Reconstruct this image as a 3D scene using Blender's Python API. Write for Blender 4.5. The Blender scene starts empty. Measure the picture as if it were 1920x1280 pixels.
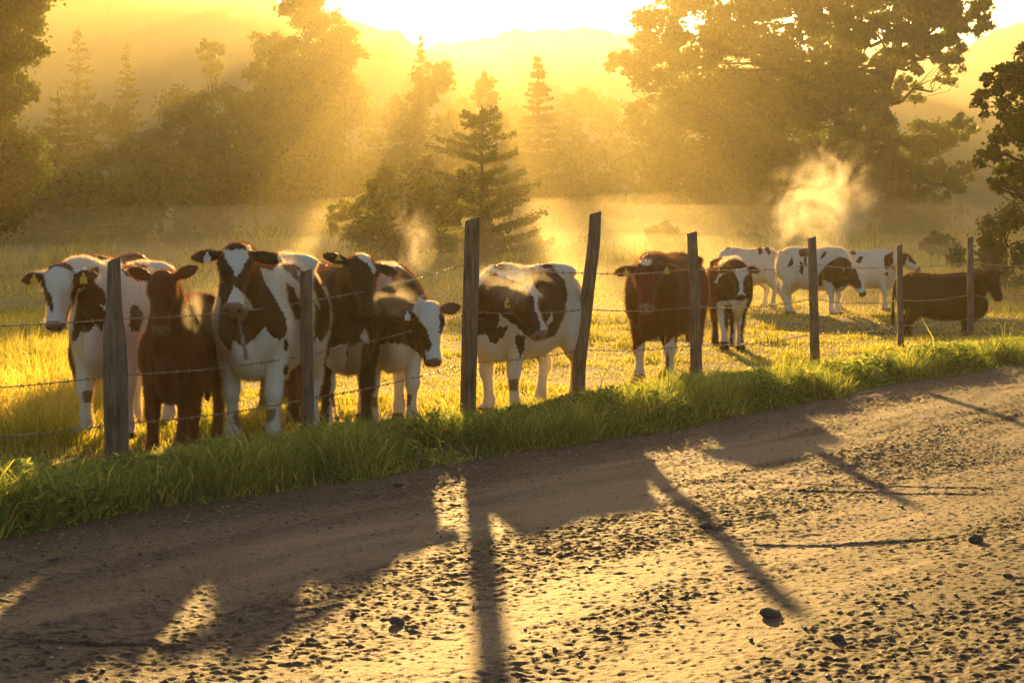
import bpy, math, random
import numpy as np
from mathutils import Vector, Matrix, Quaternion

rad = math.radians
scene = bpy.context.scene
col = scene.collection
random.seed(7)
rng = np.random.default_rng(11)

# ------------------------------------------------------------------ camera
CAM_H = 1.4
F = 3600.0                       # focal length in pixels of a 1920 wide frame
PITCH = math.atan(180 / F)
cam_d = bpy.data.cameras.new('camera')
cam_d.lens = F / 1920 * 36
cam_d.sensor_width = 36
cam_d.clip_start = 0.1
cam_d.clip_end = 6000
cam = bpy.data.objects.new('camera', cam_d)
cam.location = (0, 0, CAM_H)
cam.rotation_euler = (math.pi / 2 - PITCH, 0, 0)
col.objects.link(cam)
scene.camera = cam

# ------------------------------------------------------------------ sun, sky, exposure
SUN_EL = rad(8.9)
SUN_AZ = rad(-1.6)               # measured from +Y towards +X
SUN_DIR = Vector((math.sin(SUN_AZ) * math.cos(SUN_EL), math.cos(SUN_AZ) * math.cos(SUN_EL), math.sin(SUN_EL)))
world = bpy.data.worlds.new('World')
scene.world = world
world.use_nodes = True
wn = world.node_tree
sky = wn.nodes.new('ShaderNodeTexSky')
sky.sky_type = 'NISHITA'
sky.sun_disc = False
sky.sun_elevation = SUN_EL
sky.sun_rotation = SUN_AZ
sky.air_density = 1.0
sky.dust_density = 2.0
wn.links.new(sky.outputs[0], wn.nodes['Background'].inputs[0])
wn.nodes['Background'].inputs[1].default_value = 0.042
sun_d = bpy.data.lights.new('sun', 'SUN')
sun_d.energy = 5.0
sun_d.angle = rad(0.5)
sun_d.color = (1.0, 0.58, 0.165)
sun = bpy.data.objects.new('sun', sun_d)
sun.rotation_euler = SUN_DIR.to_track_quat('Z', 'Y').to_euler()
sun.location = (0, 60, 40)
col.objects.link(sun)
vs = scene.view_settings
scene.display_settings.display_device = 'sRGB'
vs.view_transform = 'Standard'
vs.look = 'None'
vs.exposure = 2.0
vs.gamma = 1.0
vs.use_curve_mapping = False
scene.render.engine = 'CYCLES'
cy = scene.cycles
cy.use_denoising = True
try:
    cy.denoiser = 'OPENIMAGEDENOISE'
except Exception:
    pass
cy.max_bounces = 6
cy.diffuse_bounces = 3
cy.glossy_bounces = 2
cy.transmission_bounces = 4
cy.volume_bounces = 3
cy.transparent_max_bounces = 32
cy.caustics_reflective = False
cy.caustics_refractive = False
cy.volume_step_rate = 1.0
cy.volume_max_steps = 128
cy.use_adaptive_sampling = True
cy.adaptive_threshold = 0.01
cy.sample_clamp_indirect = 8
HAZE_DENSITY = 0.0003
MIST_DENSITY = 0.0021

# ------------------------------------------------------------------ small helpers
cp, sp = math.cos(PITCH), math.sin(PITCH)


def ray(px, py):
    u, v = (px - 960) / F, (640 - py) / F
    return Vector((u, cp + v * sp, -sp + v * cp))


def at(px, py, Y):
    """point at ground distance Y seen in direction (px,py)"""
    r = ray(px, py)
    r *= Y / r.y
    return Vector((r.x, r.y, CAM_H + r.z))


def proj(co):
    """numpy Nx3 -> bearing coordinates of a point (used to lay out coat markings)"""
    x, y, z = co[:, 0], co[:, 1], co[:, 2] - CAM_H
    depth = y * cp - z * sp
    up = y * sp + z * cp
    return 960 + F * x / depth, 640 - F * up / depth


def tag(o, label=None, cat=None, group=None, kind=None):
    if label: o['label'] = label
    if cat: o['category'] = cat
    if group: o['group'] = group
    if kind: o['kind'] = kind
    return o


def link(o, parent=None):
    col.objects.link(o)
    if parent is not None:
        o.parent = parent
    return o


def empty(name, loc=(0, 0, 0), rz=0):
    e = bpy.data.objects.new(name, None)
    e.empty_display_size = 0.2
    e.location = loc
    e.rotation_euler = (0, 0, rz)
    return link(e)


def np_mesh(name, verts, tris=None, quads=None, mat=None, smooth=False, attrs=None):
    verts = np.asarray(verts, np.float32)
    me = bpy.data.meshes.new(name)
    nt = 0 if tris is None else len(tris)
    nq = 0 if quads is None else len(quads)
    me.vertices.add(len(verts))
    me.vertices.foreach_set('co', verts.ravel())
    idx = []
    starts = []
    if nt:
        idx.append(np.asarray(tris, np.int32).ravel()); starts.append(np.arange(nt) * 3)
    if nq:
        idx.append(np.asarray(quads, np.int32).ravel()); starts.append(nt * 3 + np.arange(nq) * 4)
    idx = np.concatenate(idx); starts = np.concatenate(starts)
    me.loops.add(len(idx))
    me.loops.foreach_set('vertex_index', idx.astype(np.int32))
    me.polygons.add(nt + nq)
    me.polygons.foreach_set('loop_start', starts.astype(np.int32))
    if smooth:
        me.polygons.foreach_set('use_smooth', np.ones(nt + nq, bool))
    me.update(calc_edges=True)
    me.validate()
    if attrs:
        for k, v in attrs.items():
            v = np.asarray(v, np.float32)
            if v.ndim == 1:
                a = me.attributes.new(k, 'FLOAT', 'POINT'); a.data.foreach_set('value', v)
            else:
                a = me.attributes.new(k, 'FLOAT_COLOR', 'POINT'); a.data.foreach_set('color', v.ravel())
    if mat:
        me.materials.append(mat)
    return me


def np_obj(name, *a, parent=None, **k):
    return link(bpy.data.objects.new(name, np_mesh(name, *a, **k)), parent)


# --- vectorised value noise
def _h(ix, iy, iz, seed):
    n = (ix.astype(np.int64) * 374761393 + iy.astype(np.int64) * 668265263 + iz.astype(np.int64) * 2147483647 + seed * 974634777) & 0xffffffff
    n = ((n ^ (n >> 13)) * 1274126177) & 0xffffffff
    n = ((n ^ (n >> 16)) * 2246822519) & 0xffffffff
    return ((n ^ (n >> 15)) & 0xffffff) / float(0xffffff)


def vnoise(p, seed=0):
    p = np.asarray(p, np.float64)
    if p.shape[1] == 2:
        p = np.column_stack([p, np.zeros(len(p))])
    i = np.floor(p).astype(np.int64); f = p - i
    f = f * f * (3 - 2 * f)
    out = 0
    for dx in (0, 1):
        wx = f[:, 0] if dx else 1 - f[:, 0]
        for dy in (0, 1):
            wy = f[:, 1] if dy else 1 - f[:, 1]
            for dz in (0, 1):
                wz = f[:, 2] if dz else 1 - f[:, 2]
                out = out + wx * wy * wz * _h(i[:, 0] + dx, i[:, 1] + dy, i[:, 2] + dz, seed)
    return out * 2 - 1


def fbm(p, oct=4, seed=0, gain=0.5):
    p = np.asarray(p, np.float64)
    a, s, t = 1.0, 0, 0
    for k in range(oct):
        s = s + a * vnoise(p * (2.03 ** k) + 17.3 * k, seed + k)
        t += a; a *= gain
    return s / t


def sstep(a, b, x):
    t = np.clip((x - a) / (b - a), 0, 1)
    return t * t * (3 - 2 * t)


# ------------------------------------------------------------------ ground layout
E0 = np.array([-2.34, 8.77]); ED = np.array([0.53, 0.848]); ED = ED / np.linalg.norm(ED); EN = np.array([ED[1], -ED[0]])


def road_sw(x, y):
    dx, dy = x - E0[0], y - E0[1]
    s = dx * ED[0] + dy * ED[1]
    w = dx * EN[0] + dy * EN[1]
    w = w + 0.10 * np.sin(s * 0.55 + 1) + 0.05 * np.sin(s * 1.7)     # uneven road edge
    return s, w


def ground_z(x, y):
    x = np.asarray(x, float); y = np.asarray(y, float)
    s, w = road_sw(x, y)
    z = 0.035 * vnoise(np.column_stack([x.ravel() / 3.1, y.ravel() / 3.1]), 3).reshape(x.shape)
    z = z * sstep(0.0, -2.5, w)
    z = z + 0.05 * sstep(0.0, -0.5, w) * sstep(-2.0, -1.0, w) - 0.10 * sstep(-0.35, 0.15, w) * sstep(8.2, 7.2, w)
    z = z - 0.13 * sstep(-1.9, -2.7, w) * sstep(36, 22, y)
    z = z + 1.25 * sstep(38, 82, y) - 0.34 * np.exp(-((x - 7.3) / 2.3) ** 2 - ((y - 33.4) / 1.3) ** 2)
    return z


def gz(x, y):
    return float(ground_z(np.array([x]), np.array([y]))[0])


# ------------------------------------------------------------------ materials
def new_mat(name):
    m = bpy.data.materials.new(name)
    m.use_nodes = True
    nt = m.node_tree
    return m, nt, nt.nodes['Principled BSDF'], nt.nodes['Material Output']


def ramp(nt, fac, stops):
    r = nt.nodes.new('ShaderNodeValToRGB')
    el = r.color_ramp.elements
    while len(el) < len(stops): el.new(0.5)
    for e, (p, c) in zip(el, stops):
        e.position = p; e.color = (*c, 1)
    nt.links.new(fac, r.inputs[0])
    return r.outputs[0]


def noise_node(nt, scale, detail=4, vec=None, rough=0.55):
    n = nt.nodes.new('ShaderNodeTexNoise')
    n.inputs['Scale'].default_value = scale
    n.inputs['Detail'].default_value = detail
    n.inputs['Roughness'].default_value = rough
    if vec is not None: nt.links.new(vec, n.inputs['Vector'])
    return n.outputs['Fac']


def foliage_mat(name, stops, trans=0.5, tcol=(1.0, 1.0, 0.45), tint=2.2, rough=0.6, attr='shade'):
    """leaf / blade: reflects its own green, lets yellow green light through"""
    m, nt, b, out = new_mat(name)
    a = nt.nodes.new('ShaderNodeAttribute'); a.attribute_name = attr
    c = ramp(nt, a.outputs['Fac'], stops)
    nt.links.new(c, b.inputs['Base Color'])
    b.inputs['Roughness'].default_value = rough
    b.inputs['Specular IOR Level'].default_value = 0.35
    mul = nt.nodes.new('ShaderNodeMix'); mul.data_type = 'RGBA'; mul.blend_type = 'MULTIPLY'
    mul.inputs['Factor'].default_value = 1
    nt.links.new(c, mul.inputs['A'])
    mul.inputs['B'].default_value = (tcol[0] * tint, tcol[1] * tint, tcol[2] * tint, 1)
    t = nt.nodes.new('ShaderNodeBsdfTranslucent')
    nt.links.new(mul.outputs['Result'], t.inputs['Color'])
    mx = nt.nodes.new('ShaderNodeMixShader')
    mx.inputs[0].default_value = trans
    nt.links.new(b.outputs[0], mx.inputs[1]); nt.links.new(t.outputs[0], mx.inputs[2])
    nt.links.new(mx.outputs[0], out.inputs['Surface'])
    return m


def simple_mat(name, c, rough=0.7, metal=0.0, spec=0.5):
    m, nt, b, out = new_mat(name)
    b.inputs['Base Color'].default_value = (*c, 1)
    b.inputs['Roughness'].default_value = rough
    b.inputs['Metallic'].default_value = metal
    b.inputs['Specular IOR Level'].default_value = spec
    return m


def bark_mat(name, a, b_, scale=9, bump=0.5):
    m, nt, b, out = new_mat(name)
    tc = nt.nodes.new('ShaderNodeTexCoord'); mp = nt.nodes.new('ShaderNodeMapping')
    mp.inputs['Scale'].default_value = (1, 1, 0.09)
    nt.links.new(tc.outputs['Object'], mp.inputs[0])
    f = noise_node(nt, scale * 6, 5, mp.outputs[0], 0.7)
    f2 = noise_node(nt, scale * 0.6, 3, tc.outputs['Object'])
    mm = nt.nodes.new('ShaderNodeMath'); mm.operation = 'MULTIPLY_ADD'
    mm.inputs[1].default_value = 0.35; nt.links.new(f2, mm.inputs[0]); 
    m2 = nt.nodes.new('ShaderNodeMath'); m2.operation = 'MULTIPLY'; m2.inputs[1].default_value = 0.75
    nt.links.new(f, m2.inputs[0]); nt.links.new(m2.outputs[0], mm.inputs[2])
    nt.links.new(ramp(nt, mm.outputs[0], [(0.36, a), (0.66, b_)]), b.inputs['Base Color'])
    b.inputs['Roughness'].default_value = 0.85
    bp = nt.nodes.new('ShaderNodeBump'); bp.inputs['Strength'].default_value = bump; bp.inputs['Distance'].default_value = 0.01
    nt.links.new(f, bp.inputs['Height']); nt.links.new(bp.outputs[0], b.inputs['Normal'])
    return m


M = {}
M['trunk'] = bark_mat('bark', (0.03, 0.022, 0.014), (0.10, 0.075, 0.05), 2)
M['post'] = bark_mat('weathered_wood', (0.022, 0.016, 0.012), (0.25, 0.19, 0.145), 7, 1.0)
M['wire'] = simple_mat('fence_wire', (0.36, 0.28, 0.20), 0.38, 0.8)
M['leaf'] = foliage_mat('leaves', [(0, (0.028, 0.045, 0.010)), (1, (0.085, 0.11, 0.025))], 0.45, tint=2.8)
M['needle'] = foliage_mat('needles', [(0, (0.018, 0.034, 0.012)), (1, (0.06, 0.085, 0.024))], 0.42, tint=2.8)
M['verge'] = foliage_mat('verge_grass', [(0, (0.040, 0.062, 0.026)), (0.5, (0.095, 0.135, 0.05)), (0.85, (0.21, 0.23, 0.08)), (1, (0.34, 0.30, 0.14))], 0.58, tint=2.8)
M['field'] = foliage_mat('field_grass', [(0, (0.08, 0.11, 0.02)), (0.45, (0.30, 0.27, 0.06)), (1, (0.52, 0.42, 0.17))], 0.68, tint=1.8, rough=0.4)
M['fuzz'] = foliage_mat('coat_hair', [(0, (0.10, 0.03, 0.008)), (1, (0.58, 0.54, 0.46))], 0.6, tcol=(1, 0.85, 0.6), tint=1.7)


def ground_material():
    m, nt, b, out = new_mat('field_ground')
    tc = nt.nodes.new('ShaderNodeTexCoord')
    f = noise_node(nt, 1.3, 6, tc.outputs['Object'], 0.65)
    nt.links.new(ramp(nt, f, [(0.3, (0.06, 0.055, 0.02)), (0.5, (0.15, 0.13, 0.045)), (0.7, (0.28, 0.22, 0.08))]), b.inputs['Base Color'])
    b.inputs['Roughness'].default_value = 0.9
    f2 = noise_node(nt, 25, 5, tc.outputs['Object'], 0.7)
    bp = nt.nodes.new('ShaderNodeBump'); bp.inputs['Strength'].default_value = 0.8; bp.inputs['Distance'].default_value = 0.05
    nt.links.new(f2, bp.inputs['Height']); nt.links.new(bp.outputs[0], b.inputs['Normal'])
    return m


def road_material():
    """packed orange dirt, darker loose patches and fine dark and pale grit"""
    m, nt, b, out = new_mat('dirt_road')
    tc = nt.nodes.new('ShaderNodeTexCoord')
    at_ = nt.nodes.new('ShaderNodeAttribute'); at_.attribute_name = 'grit'
    dk = nt.nodes.new('ShaderNodeAttribute'); dk.attribute_name = 'loose'
    f = noise_node(nt, 60, 6, tc.outputs['Object'], 0.8)
    mix = nt.nodes.new('ShaderNodeMath'); mix.operation = 'MULTIPLY_ADD'; mix.inputs[1].default_value = 0.55
    nt.links.new(f, mix.inputs[0])
    mg = nt.nodes.new('ShaderNodeMath'); mg.operation = 'MULTIPLY'; mg.inputs[1].default_value = 0.55
    nt.links.new(at_.outputs['Fac'], mg.inputs[0]); nt.links.new(mg.outputs[0], mix.inputs[2])
    base = ramp(nt, mix.outputs[0], [(0.30, (0.33, 0.23, 0.15)), (0.50, (0.22, 0.15, 0.095)), (0.80, (0.085, 0.057, 0.036))])
    # grit: thresholded fine noise, more of it where the dirt is loose
    g = noise_node(nt, 150, 3, tc.outputs['Object'], 0.6)
    lo = nt.nodes.new('ShaderNodeMath'); lo.operation = 'MULTIPLY_ADD'; lo.inputs[1].default_value = 0.20
    nt.links.new(dk.outputs['Fac'], lo.inputs[0]); nt.links.new(g, lo.inputs[2])
    gm = nt.nodes.new('ShaderNodeMapRange'); gm.inputs['From Min'].default_value = 0.60; gm.inputs['From Max'].default_value = 0.70
    nt.links.new(lo.outputs[0], gm.inputs['Value'])
    mx = nt.nodes.new('ShaderNodeMix'); mx.data_type = 'RGBA'
    nt.links.new(gm.outputs[0], mx.inputs['Factor']); nt.links.new(base, mx.inputs['A']); mx.inputs['B'].default_value = (0.035, 0.022, 0.014, 1)
    g2 = noise_node(nt, 210, 2, tc.outputs['Object'], 0.5)
    g2m = nt.nodes.new('ShaderNodeMapRange'); g2m.inputs['From Min'].default_value = 0.68; g2m.inputs['From Max'].default_value = 0.76; g2m.inputs['To Max'].default_value = 0.8
    nt.links.new(g2, g2m.inputs['Value'])
    m2 = nt.nodes.new('ShaderNodeMix'); m2.data_type = 'RGBA'
    nt.links.new(g2m.outputs[0], m2.inputs['Factor']); nt.links.new(mx.outputs['Result'], m2.inputs['A']); m2.inputs['B'].default_value = (0.42, 0.38, 0.33, 1)
    nt.links.new(m2.outputs['Result'], b.inputs['Base Color'])
    b.inputs['Roughness'].default_value = 0.74
    b.inputs['Specular IOR Level'].default_value = 0.34
    f2 = noise_node(nt, 95, 6, tc.outputs['Object'], 0.8)
    bp = nt.nodes.new('ShaderNodeBump'); bp.inputs['Strength'].default_value = 1.0; bp.inputs['Distance'].default_value = 0.016
    nt.links.new(f2, bp.inputs['Height']); nt.links.new(bp.outputs[0], b.inputs['Normal'])
    return m


def hill_material():
    m, nt, b, out = new_mat('wooded_hill')
    tc = nt.nodes.new('ShaderNodeTexCoord')
    f = noise_node(nt, 0.35, 6, tc.outputs['Object'], 0.7)
    nt.links.new(ramp(nt, f, [(0.35, (0.025, 0.04, 0.015)), (0.65, (0.07, 0.09, 0.03))]), b.inputs['Base Color'])
    b.inputs['Roughness'].default_value = 0.9
    return m


def coat_material(name, rough=0.5):
    m, nt, b, out = new_mat(name)
    a = nt.nodes.new('ShaderNodeAttribute'); a.attribute_name = 'coat'
    tc = nt.nodes.new('ShaderNodeTexCoord')
    mp = nt.nodes.new('ShaderNodeMapping'); mp.inputs['Scale'].default_value = (1, 1, 0.35)
    nt.links.new(tc.outputs['Object'], mp.inputs[0])
    f = noise_node(nt, 90, 4, mp.outputs[0], 0.7)
    mr = nt.nodes.new('ShaderNodeMapRange'); mr.inputs['To Min'].default_value = 0.72; mr.inputs['To Max'].default_value = 1.2
    nt.links.new(f, mr.inputs['Value'])
    mu = nt.nodes.new('ShaderNodeMix'); mu.data_type = 'RGBA'; mu.blend_type = 'MULTIPLY'; mu.inputs['Factor'].default_value = 1
    nt.links.new(a.outputs['Color'], mu.inputs['A']); nt.links.new(mr.outputs[0], mu.inputs['B'])
    nt.links.new(mu.outputs['Result'], b.inputs['Base Color'])
    b.inputs['Roughness'].default_value = rough
    b.inputs['Specular IOR Level'].default_value = 0.3
    b.inputs['Sheen Weight'].default_value = 0.12
    b.inputs['Sheen Roughness'].default_value = 0.35
    bp = nt.nodes.new('ShaderNodeBump'); bp.inputs['Strength'].default_value = 0.35; bp.inputs['Distance'].default_value = 0.006
    nt.links.new(f, bp.inputs['Height']); nt.links.new(bp.outputs[0], b.inputs['Normal'])
    return m


M['ground'] = ground_material()
M['road'] = road_material()
M['hill'] = hill_material()
M['coat'] = coat_material('cow_coat')
M['eye'] = simple_mat('eye', (0.01, 0.006, 0.004), 0.12)
M['tag_yellow'] = simple_mat('tag_yellow', (0.75, 0.50, 0.03), 0.4)
M['tag_white'] = simple_mat('tag_white', (0.75, 0.75, 0.7), 0.4)
M['stone'] = simple_mat('stone', (0.20, 0.155, 0.12), 0.6)
M['rock'] = bark_mat('rock', (0.04, 0.033, 0.028), (0.13, 0.105, 0.085), 3, 0.6)
M['leaf_sun_tint'] = foliage_mat('sun_tinted_leaves', [(0, (0.06, 0.075, 0.015)), (1, (0.19, 0.19, 0.045))], 0.55, tint=2.8)  # leaf colour brightened so the shaded bush looks sunlit; sunlight painted into the albedo
_nt = M['stone'].node_tree
_tc = _nt.nodes.new('ShaderNodeTexCoord')
_nt.links.new(ramp(_nt, noise_node(_nt, 23, 1, _tc.outputs['Object']), [(0.3, (0.07, 0.055, 0.045)), (0.55, (0.20, 0.16, 0.125)), (0.75, (0.42, 0.37, 0.31))]), _nt.nodes['Principled BSDF'].inputs['Base Color'])

# ------------------------------------------------------------------ ground sheet
def grid_mesh(xs, ys, zfun):
    X, Y = np.meshgrid(xs, ys)
    Z = zfun(X, Y)
    nx, ny = len(xs), len(ys)
    v = np.column_stack([X.ravel(), Y.ravel(), Z.ravel()])
    i = (np.arange(ny - 1)[:, None] * nx + np.arange(nx - 1)[None, :]).ravel()
    q = np.column_stack([i, i + 1, i + nx + 1, i + nx])
    return v, q


def nonuni(a, b, near, far, centre, growth):
    """coordinates from a to b, finer round centre"""
    out = [centre]; x = centre; st = near
    while x < b:
        x += st; st = min(far, st * growth); out.append(min(x, b))
    x = centre; st = near
    left = []
    while x > a:
        x -= st; st = min(far, st * growth); left.append(max(x, a))
    return np.array(left[::-1] + out)


gx = nonuni(-900, 900, 0.22, 60, 0, 1.035)
gy = nonuni(-600, 1800, 0.22, 60, 14, 1.03)
v, q = grid_mesh(gx, gy, ground_z)
tag(np_obj('ground', v, quads=q, mat=M['ground'], smooth=True), kind='structure')

# ------------------------------------------------------------------ road
def groove(pts, width, dep):
    out = []
    for a, b in zip(pts[:-1], pts[1:]):
        for k in range(12):
            px, py = a[0] + (b[0] - a[0]) * k / 12, a[1] + (b[1] - a[1]) * k / 12
            r = ray(px, py); t = -CAM_H / r.z
            s_, w_ = road_sw(np.array([r.x * t]), np.array([r.y * t]))
            out.append((float(s_[0]), float(w_[0])))
    out = np.array(sorted(out))
    return out[:, 0], out[:, 1], width, dep


GROOVES = [groove([(1180, 893), (1500, 908), (1930, 918)], .022, .016), groove([(1200, 905), (1500, 922), (1930, 930)], .022, .016), groove([(1120, 1004), (1400, 1022), (1560, 1021), (1810, 1003)], .016, .014),
           groove([(1220, 936), (1560, 952)], .02, .012), groove([(0, 1198), (400, 1212), (720, 1258)], .02, .018), groove([(940, 1185), (1150, 1150), (1330, 1105)], .016, .010),
           groove([(300, 1112), (700, 1040), (1000, 975)], .035, .010), groove([(350, 1165), (800, 1090), (1200, 1000)], .03, .008)]


def road_h(s, w):
    """height of the dirt surface and a roughness value"""
    P = np.column_stack([s, w])
    z = 0.024 * fbm(P / np.array([2.8, 0.45]), 3, 5)                                  # long swales along the road
    band = 0.5 + 0.5 * fbm(P / np.array([3.5, 0.42]) + 9, 3, 8)                       # churned / compacted bands
    rough = sstep(0.40, 0.64, band)
    rough = np.maximum(rough * 0.9, sstep(0.9, 0.2, w))
    # compacted wheel paths stay smoother
    for wc, hw in ((1.15, 0.22), (2.9, 0.25)):
        rough = rough * (1 - 0.55 * np.exp(-((w - wc + 0.1 * np.sin(s * 0.5)) / hw) ** 2))
    rough = 0.34 + 0.66 * rough
    fine = fbm(P / np.array([0.024, 0.018]), 2, 21, 0.6)
    mid = fbm(P / np.array([0.16, 0.11]), 3, 31)
    crumb = np.maximum(vnoise(P / np.array([0.021, 0.017]), 41) - 0.25, 0) * 0.0085 + np.maximum(vnoise(P / np.array([0.045, .034]) + 5, 43) - 0.66, 0) * 0.016
    z = z + rough * (0.0052 * fine + 0.004 * mid) + (0.45 + rough) * crumb
    # narrow tyre-edge grooves
    for sl, wl, width, dep in GROOVES:
        m = (s > sl[0]) & (s < sl[-1])
        if not m.any(): continue
        dd = (w[m] - np.interp(s[m], sl, wl)) / width
        t = (s[m] - sl[0]) / (sl[-1] - sl[0])
        fade = np.clip(np.minimum(t, 1 - t) * 6, 0, 1) * (0.55 + 0.45 * vnoise(np.column_stack([s[m] * 3, s[m] * 0]), 71))
        near = np.abs(dd) < 6
        z[m] += np.where(near, fade * dep * (-np.exp(-dd * dd) + 0.8 * np.exp(-((dd - 1.9) ** 2))), 0)
    z = z + 0.018 * sstep(0.5, 0.1, w) * (0.6 + 0.4 * mid)
    return z, rough


ss = nonuni(-22, 70, 0.017, 3, 0, 1.0)[:1]
ss = np.concatenate([np.arange(-22, -5.5, 0.4), np.arange(-5.5, 6, 0.012), np.arange(6, 8, 0.017)])
x = 8.0; st = 0.017; ext = []
while x < 70:
    ext.append(x); x += st; st = min(2.0, st * 1.008)
ss = np.concatenate([ss, ext])
ww = np.concatenate([np.arange(-0.35, 5.3, 0.0125), np.arange(5.3, 7.7, 0.08)])
S, W = np.meshgrid(ss, ww)
zz, rr = road_h(S.ravel(), W.ravel())
Wx = W - (0.10 * np.sin(S * 0.55 + 1) + 0.05 * np.sin(S * 1.7))
X = E0[0] + S * ED[0] + Wx * EN[0]
Y = E0[1] + S * ED[1] + Wx * EN[1]
n_s, n_w = len(ss), len(ww)
i = (np.arange(n_w - 1)[:, None] * n_s + np.arange(n_s - 1)[None, :]).ravel()
q = np.column_stack([i, i + n_s, i + n_s + 1, i + 1])
edge = sstep(-0.1, -0.35, W.ravel()) * 0.05
sf, wf = S.ravel(), W.ravel()
PL = np.column_stack([sf / 1.5, wf / .45])
loose = np.clip(0.35 + 1.5 * fbm(PL + 3, 4, 61) + 0.55 * sstep(2.6, 3.8, wf) * sstep(6, 1, sf) + 0.35 * sstep(.5, .1, wf), 0, 1.3)
road = np_obj('road', np.column_stack([X.ravel(), Y.ravel(), zz - edge]), quads=q, mat=M['road'], smooth=True, attrs={'grit': rr, 'loose': loose})
tag(road, kind='structure')


def sw_to_xyz(s, w):
    wx = w - (0.10 * math.sin(s * 0.55 + 1) + 0.05 * math.sin(s * 1.7))
    z = float(road_h(np.array([s]), np.array([w]))[0][0])
    return Vector((E0[0] + s * ED[0] + wx * EN[0], E0[1] + s * ED[1] + wx * EN[1], z))


ICO_V = None
def ico():
    global ICO_V, ICO_F
    if ICO_V is None:
        t = (1 + 5 ** .5) / 2
        a = np.array([(-1, t, 0), (1, t, 0), (-1, -t, 0), (1, -t, 0), (0, -1, t), (0, 1, t), (0, -1, -t), (0, 1, -t), (t, 0, -1), (t, 0, 1), (-t, 0, -1), (-t, 0, 1)], float)
        ICO_V = a / np.linalg.norm(a[0])
        ICO_F = np.array([(0, 11, 5), (0, 5, 1), (0, 1, 7), (0, 7, 10), (0, 10, 11), (1, 5, 9), (5, 11, 4), (11, 10, 2), (10, 7, 6), (7, 1, 8), (3, 9, 4), (3, 4, 2), (3, 2, 6), (3, 6, 8), (3, 8, 9), (4, 9, 5), (2, 4, 11), (6, 2, 10), (8, 6, 7), (9, 8, 1)])
    return ICO_V, ICO_F


def make_gravel():
    iv, ifc = ico()
    n = 15000
    s = rng.uniform(-6, 16, n); w = np.abs(rng.normal(0, 1, n)) * 0.35
    far = rng.random(n) < 0.55
    w[far] = rng.uniform(0.1, 5.2, far.sum())
    z, r = road_h(s, w)
    keep = (rng.random(n) < (0.25 + r)) 
    s, w, z = s[keep], w[keep], z[keep]; n = len(s)
    wx = w - (0.10 * np.sin(s * 0.55 + 1) + 0.05 * np.sin(s * 1.7))
    base = np.column_stack([E0[0] + s * ED[0] + wx * EN[0], E0[1] + s * ED[1] + wx * EN[1], z])
    rad_ = 0.0025 + 0.008 * rng.random(n) ** 5
    V = iv[None] * (1 + rng.uniform(-0.25, 0.25, (n, 12, 1)))
    sc = np.stack([rng.uniform(.8, 1.4, n), rng.uniform(.8, 1.4, n), rng.uniform(.5, .9, n)], 1)
    V = V * sc[:, None] * rad_[:, None, None]
    V = V + base[:, None] + np.array([0, 0, 1])[None, None] * (rad_ * 0.3)[:, None, None]
    Fc = ifc[None] + (np.arange(n) * 12)[:, None, None]
    tag(np_obj('gravel', V.reshape(-1, 3), tris=Fc.reshape(-1, 3), mat=M['stone']), 'loose grey pebbles and crumbs strewn over the dirt road', 'gravel', kind='stuff')


make_gravel()


def stone(px, py, size, label, flat=0.5):
    r = ray(px, py); t = -CAM_H / r.z
    x, y = r.x * t, r.y * t
    s, w = road_sw(np.array([x]), np.array([y]))
    z = float(road_h(s, w)[0][0])
    import bmesh
    bm = bmesh.new()
    bmesh.ops.create_icosphere(bm, subdivisions=3, radius=1)
    co = np.array([vv.co[:] for vv in bm.verts])
    off = rng.uniform(0, 50, 3)
    nz = fbm(co * 1.3 + off, 4, 3)
    for vv, k in zip(bm.verts, nz):
        vv.co = Vector((vv.co.x * 1.25, vv.co.y * 0.9, vv.co.z * flat)) * (1 + 0.35 * k) * size
    me = bpy.data.meshes.new('stone'); bm.to_mesh(me); bm.free()
    me.materials.append(M['rock'])
    o = bpy.data.objects.new('stone', me); o.location = (x, y, z + size * flat * 0.35); o.rotation_euler = (0.1, 0.15, rng.uniform(0, 3))
    link(o); tag(o, label, 'stone', 'stones lying on the dirt road')


stone(1326, 990, 0.040, 'flat dark stone lying in the shadow of the bent post on the road')
stone(1443, 1160, 0.036, 'chunky dark stone at the end of the bent post shadow', 0.6)
stone(1830, 1020, 0.030, 'small upright dark stone near the right edge of the dirt road', 0.9)
stone(1570, 1205, 0.028, 'low rounded stone on the churned dirt at lower right', 0.5)
stone(1890, 1085, 0.026, 'small flat stone at the right edge of the road, nearest the frame side', 0.4)
stone(745, 1048 + 120, 0.024, 'small brown clod on the lower left of the sunlit road', 0.8)
stone(746, 912, 0.030, 'pale stone half under the green verge grass beside the gravel edge', 0.6)

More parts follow.
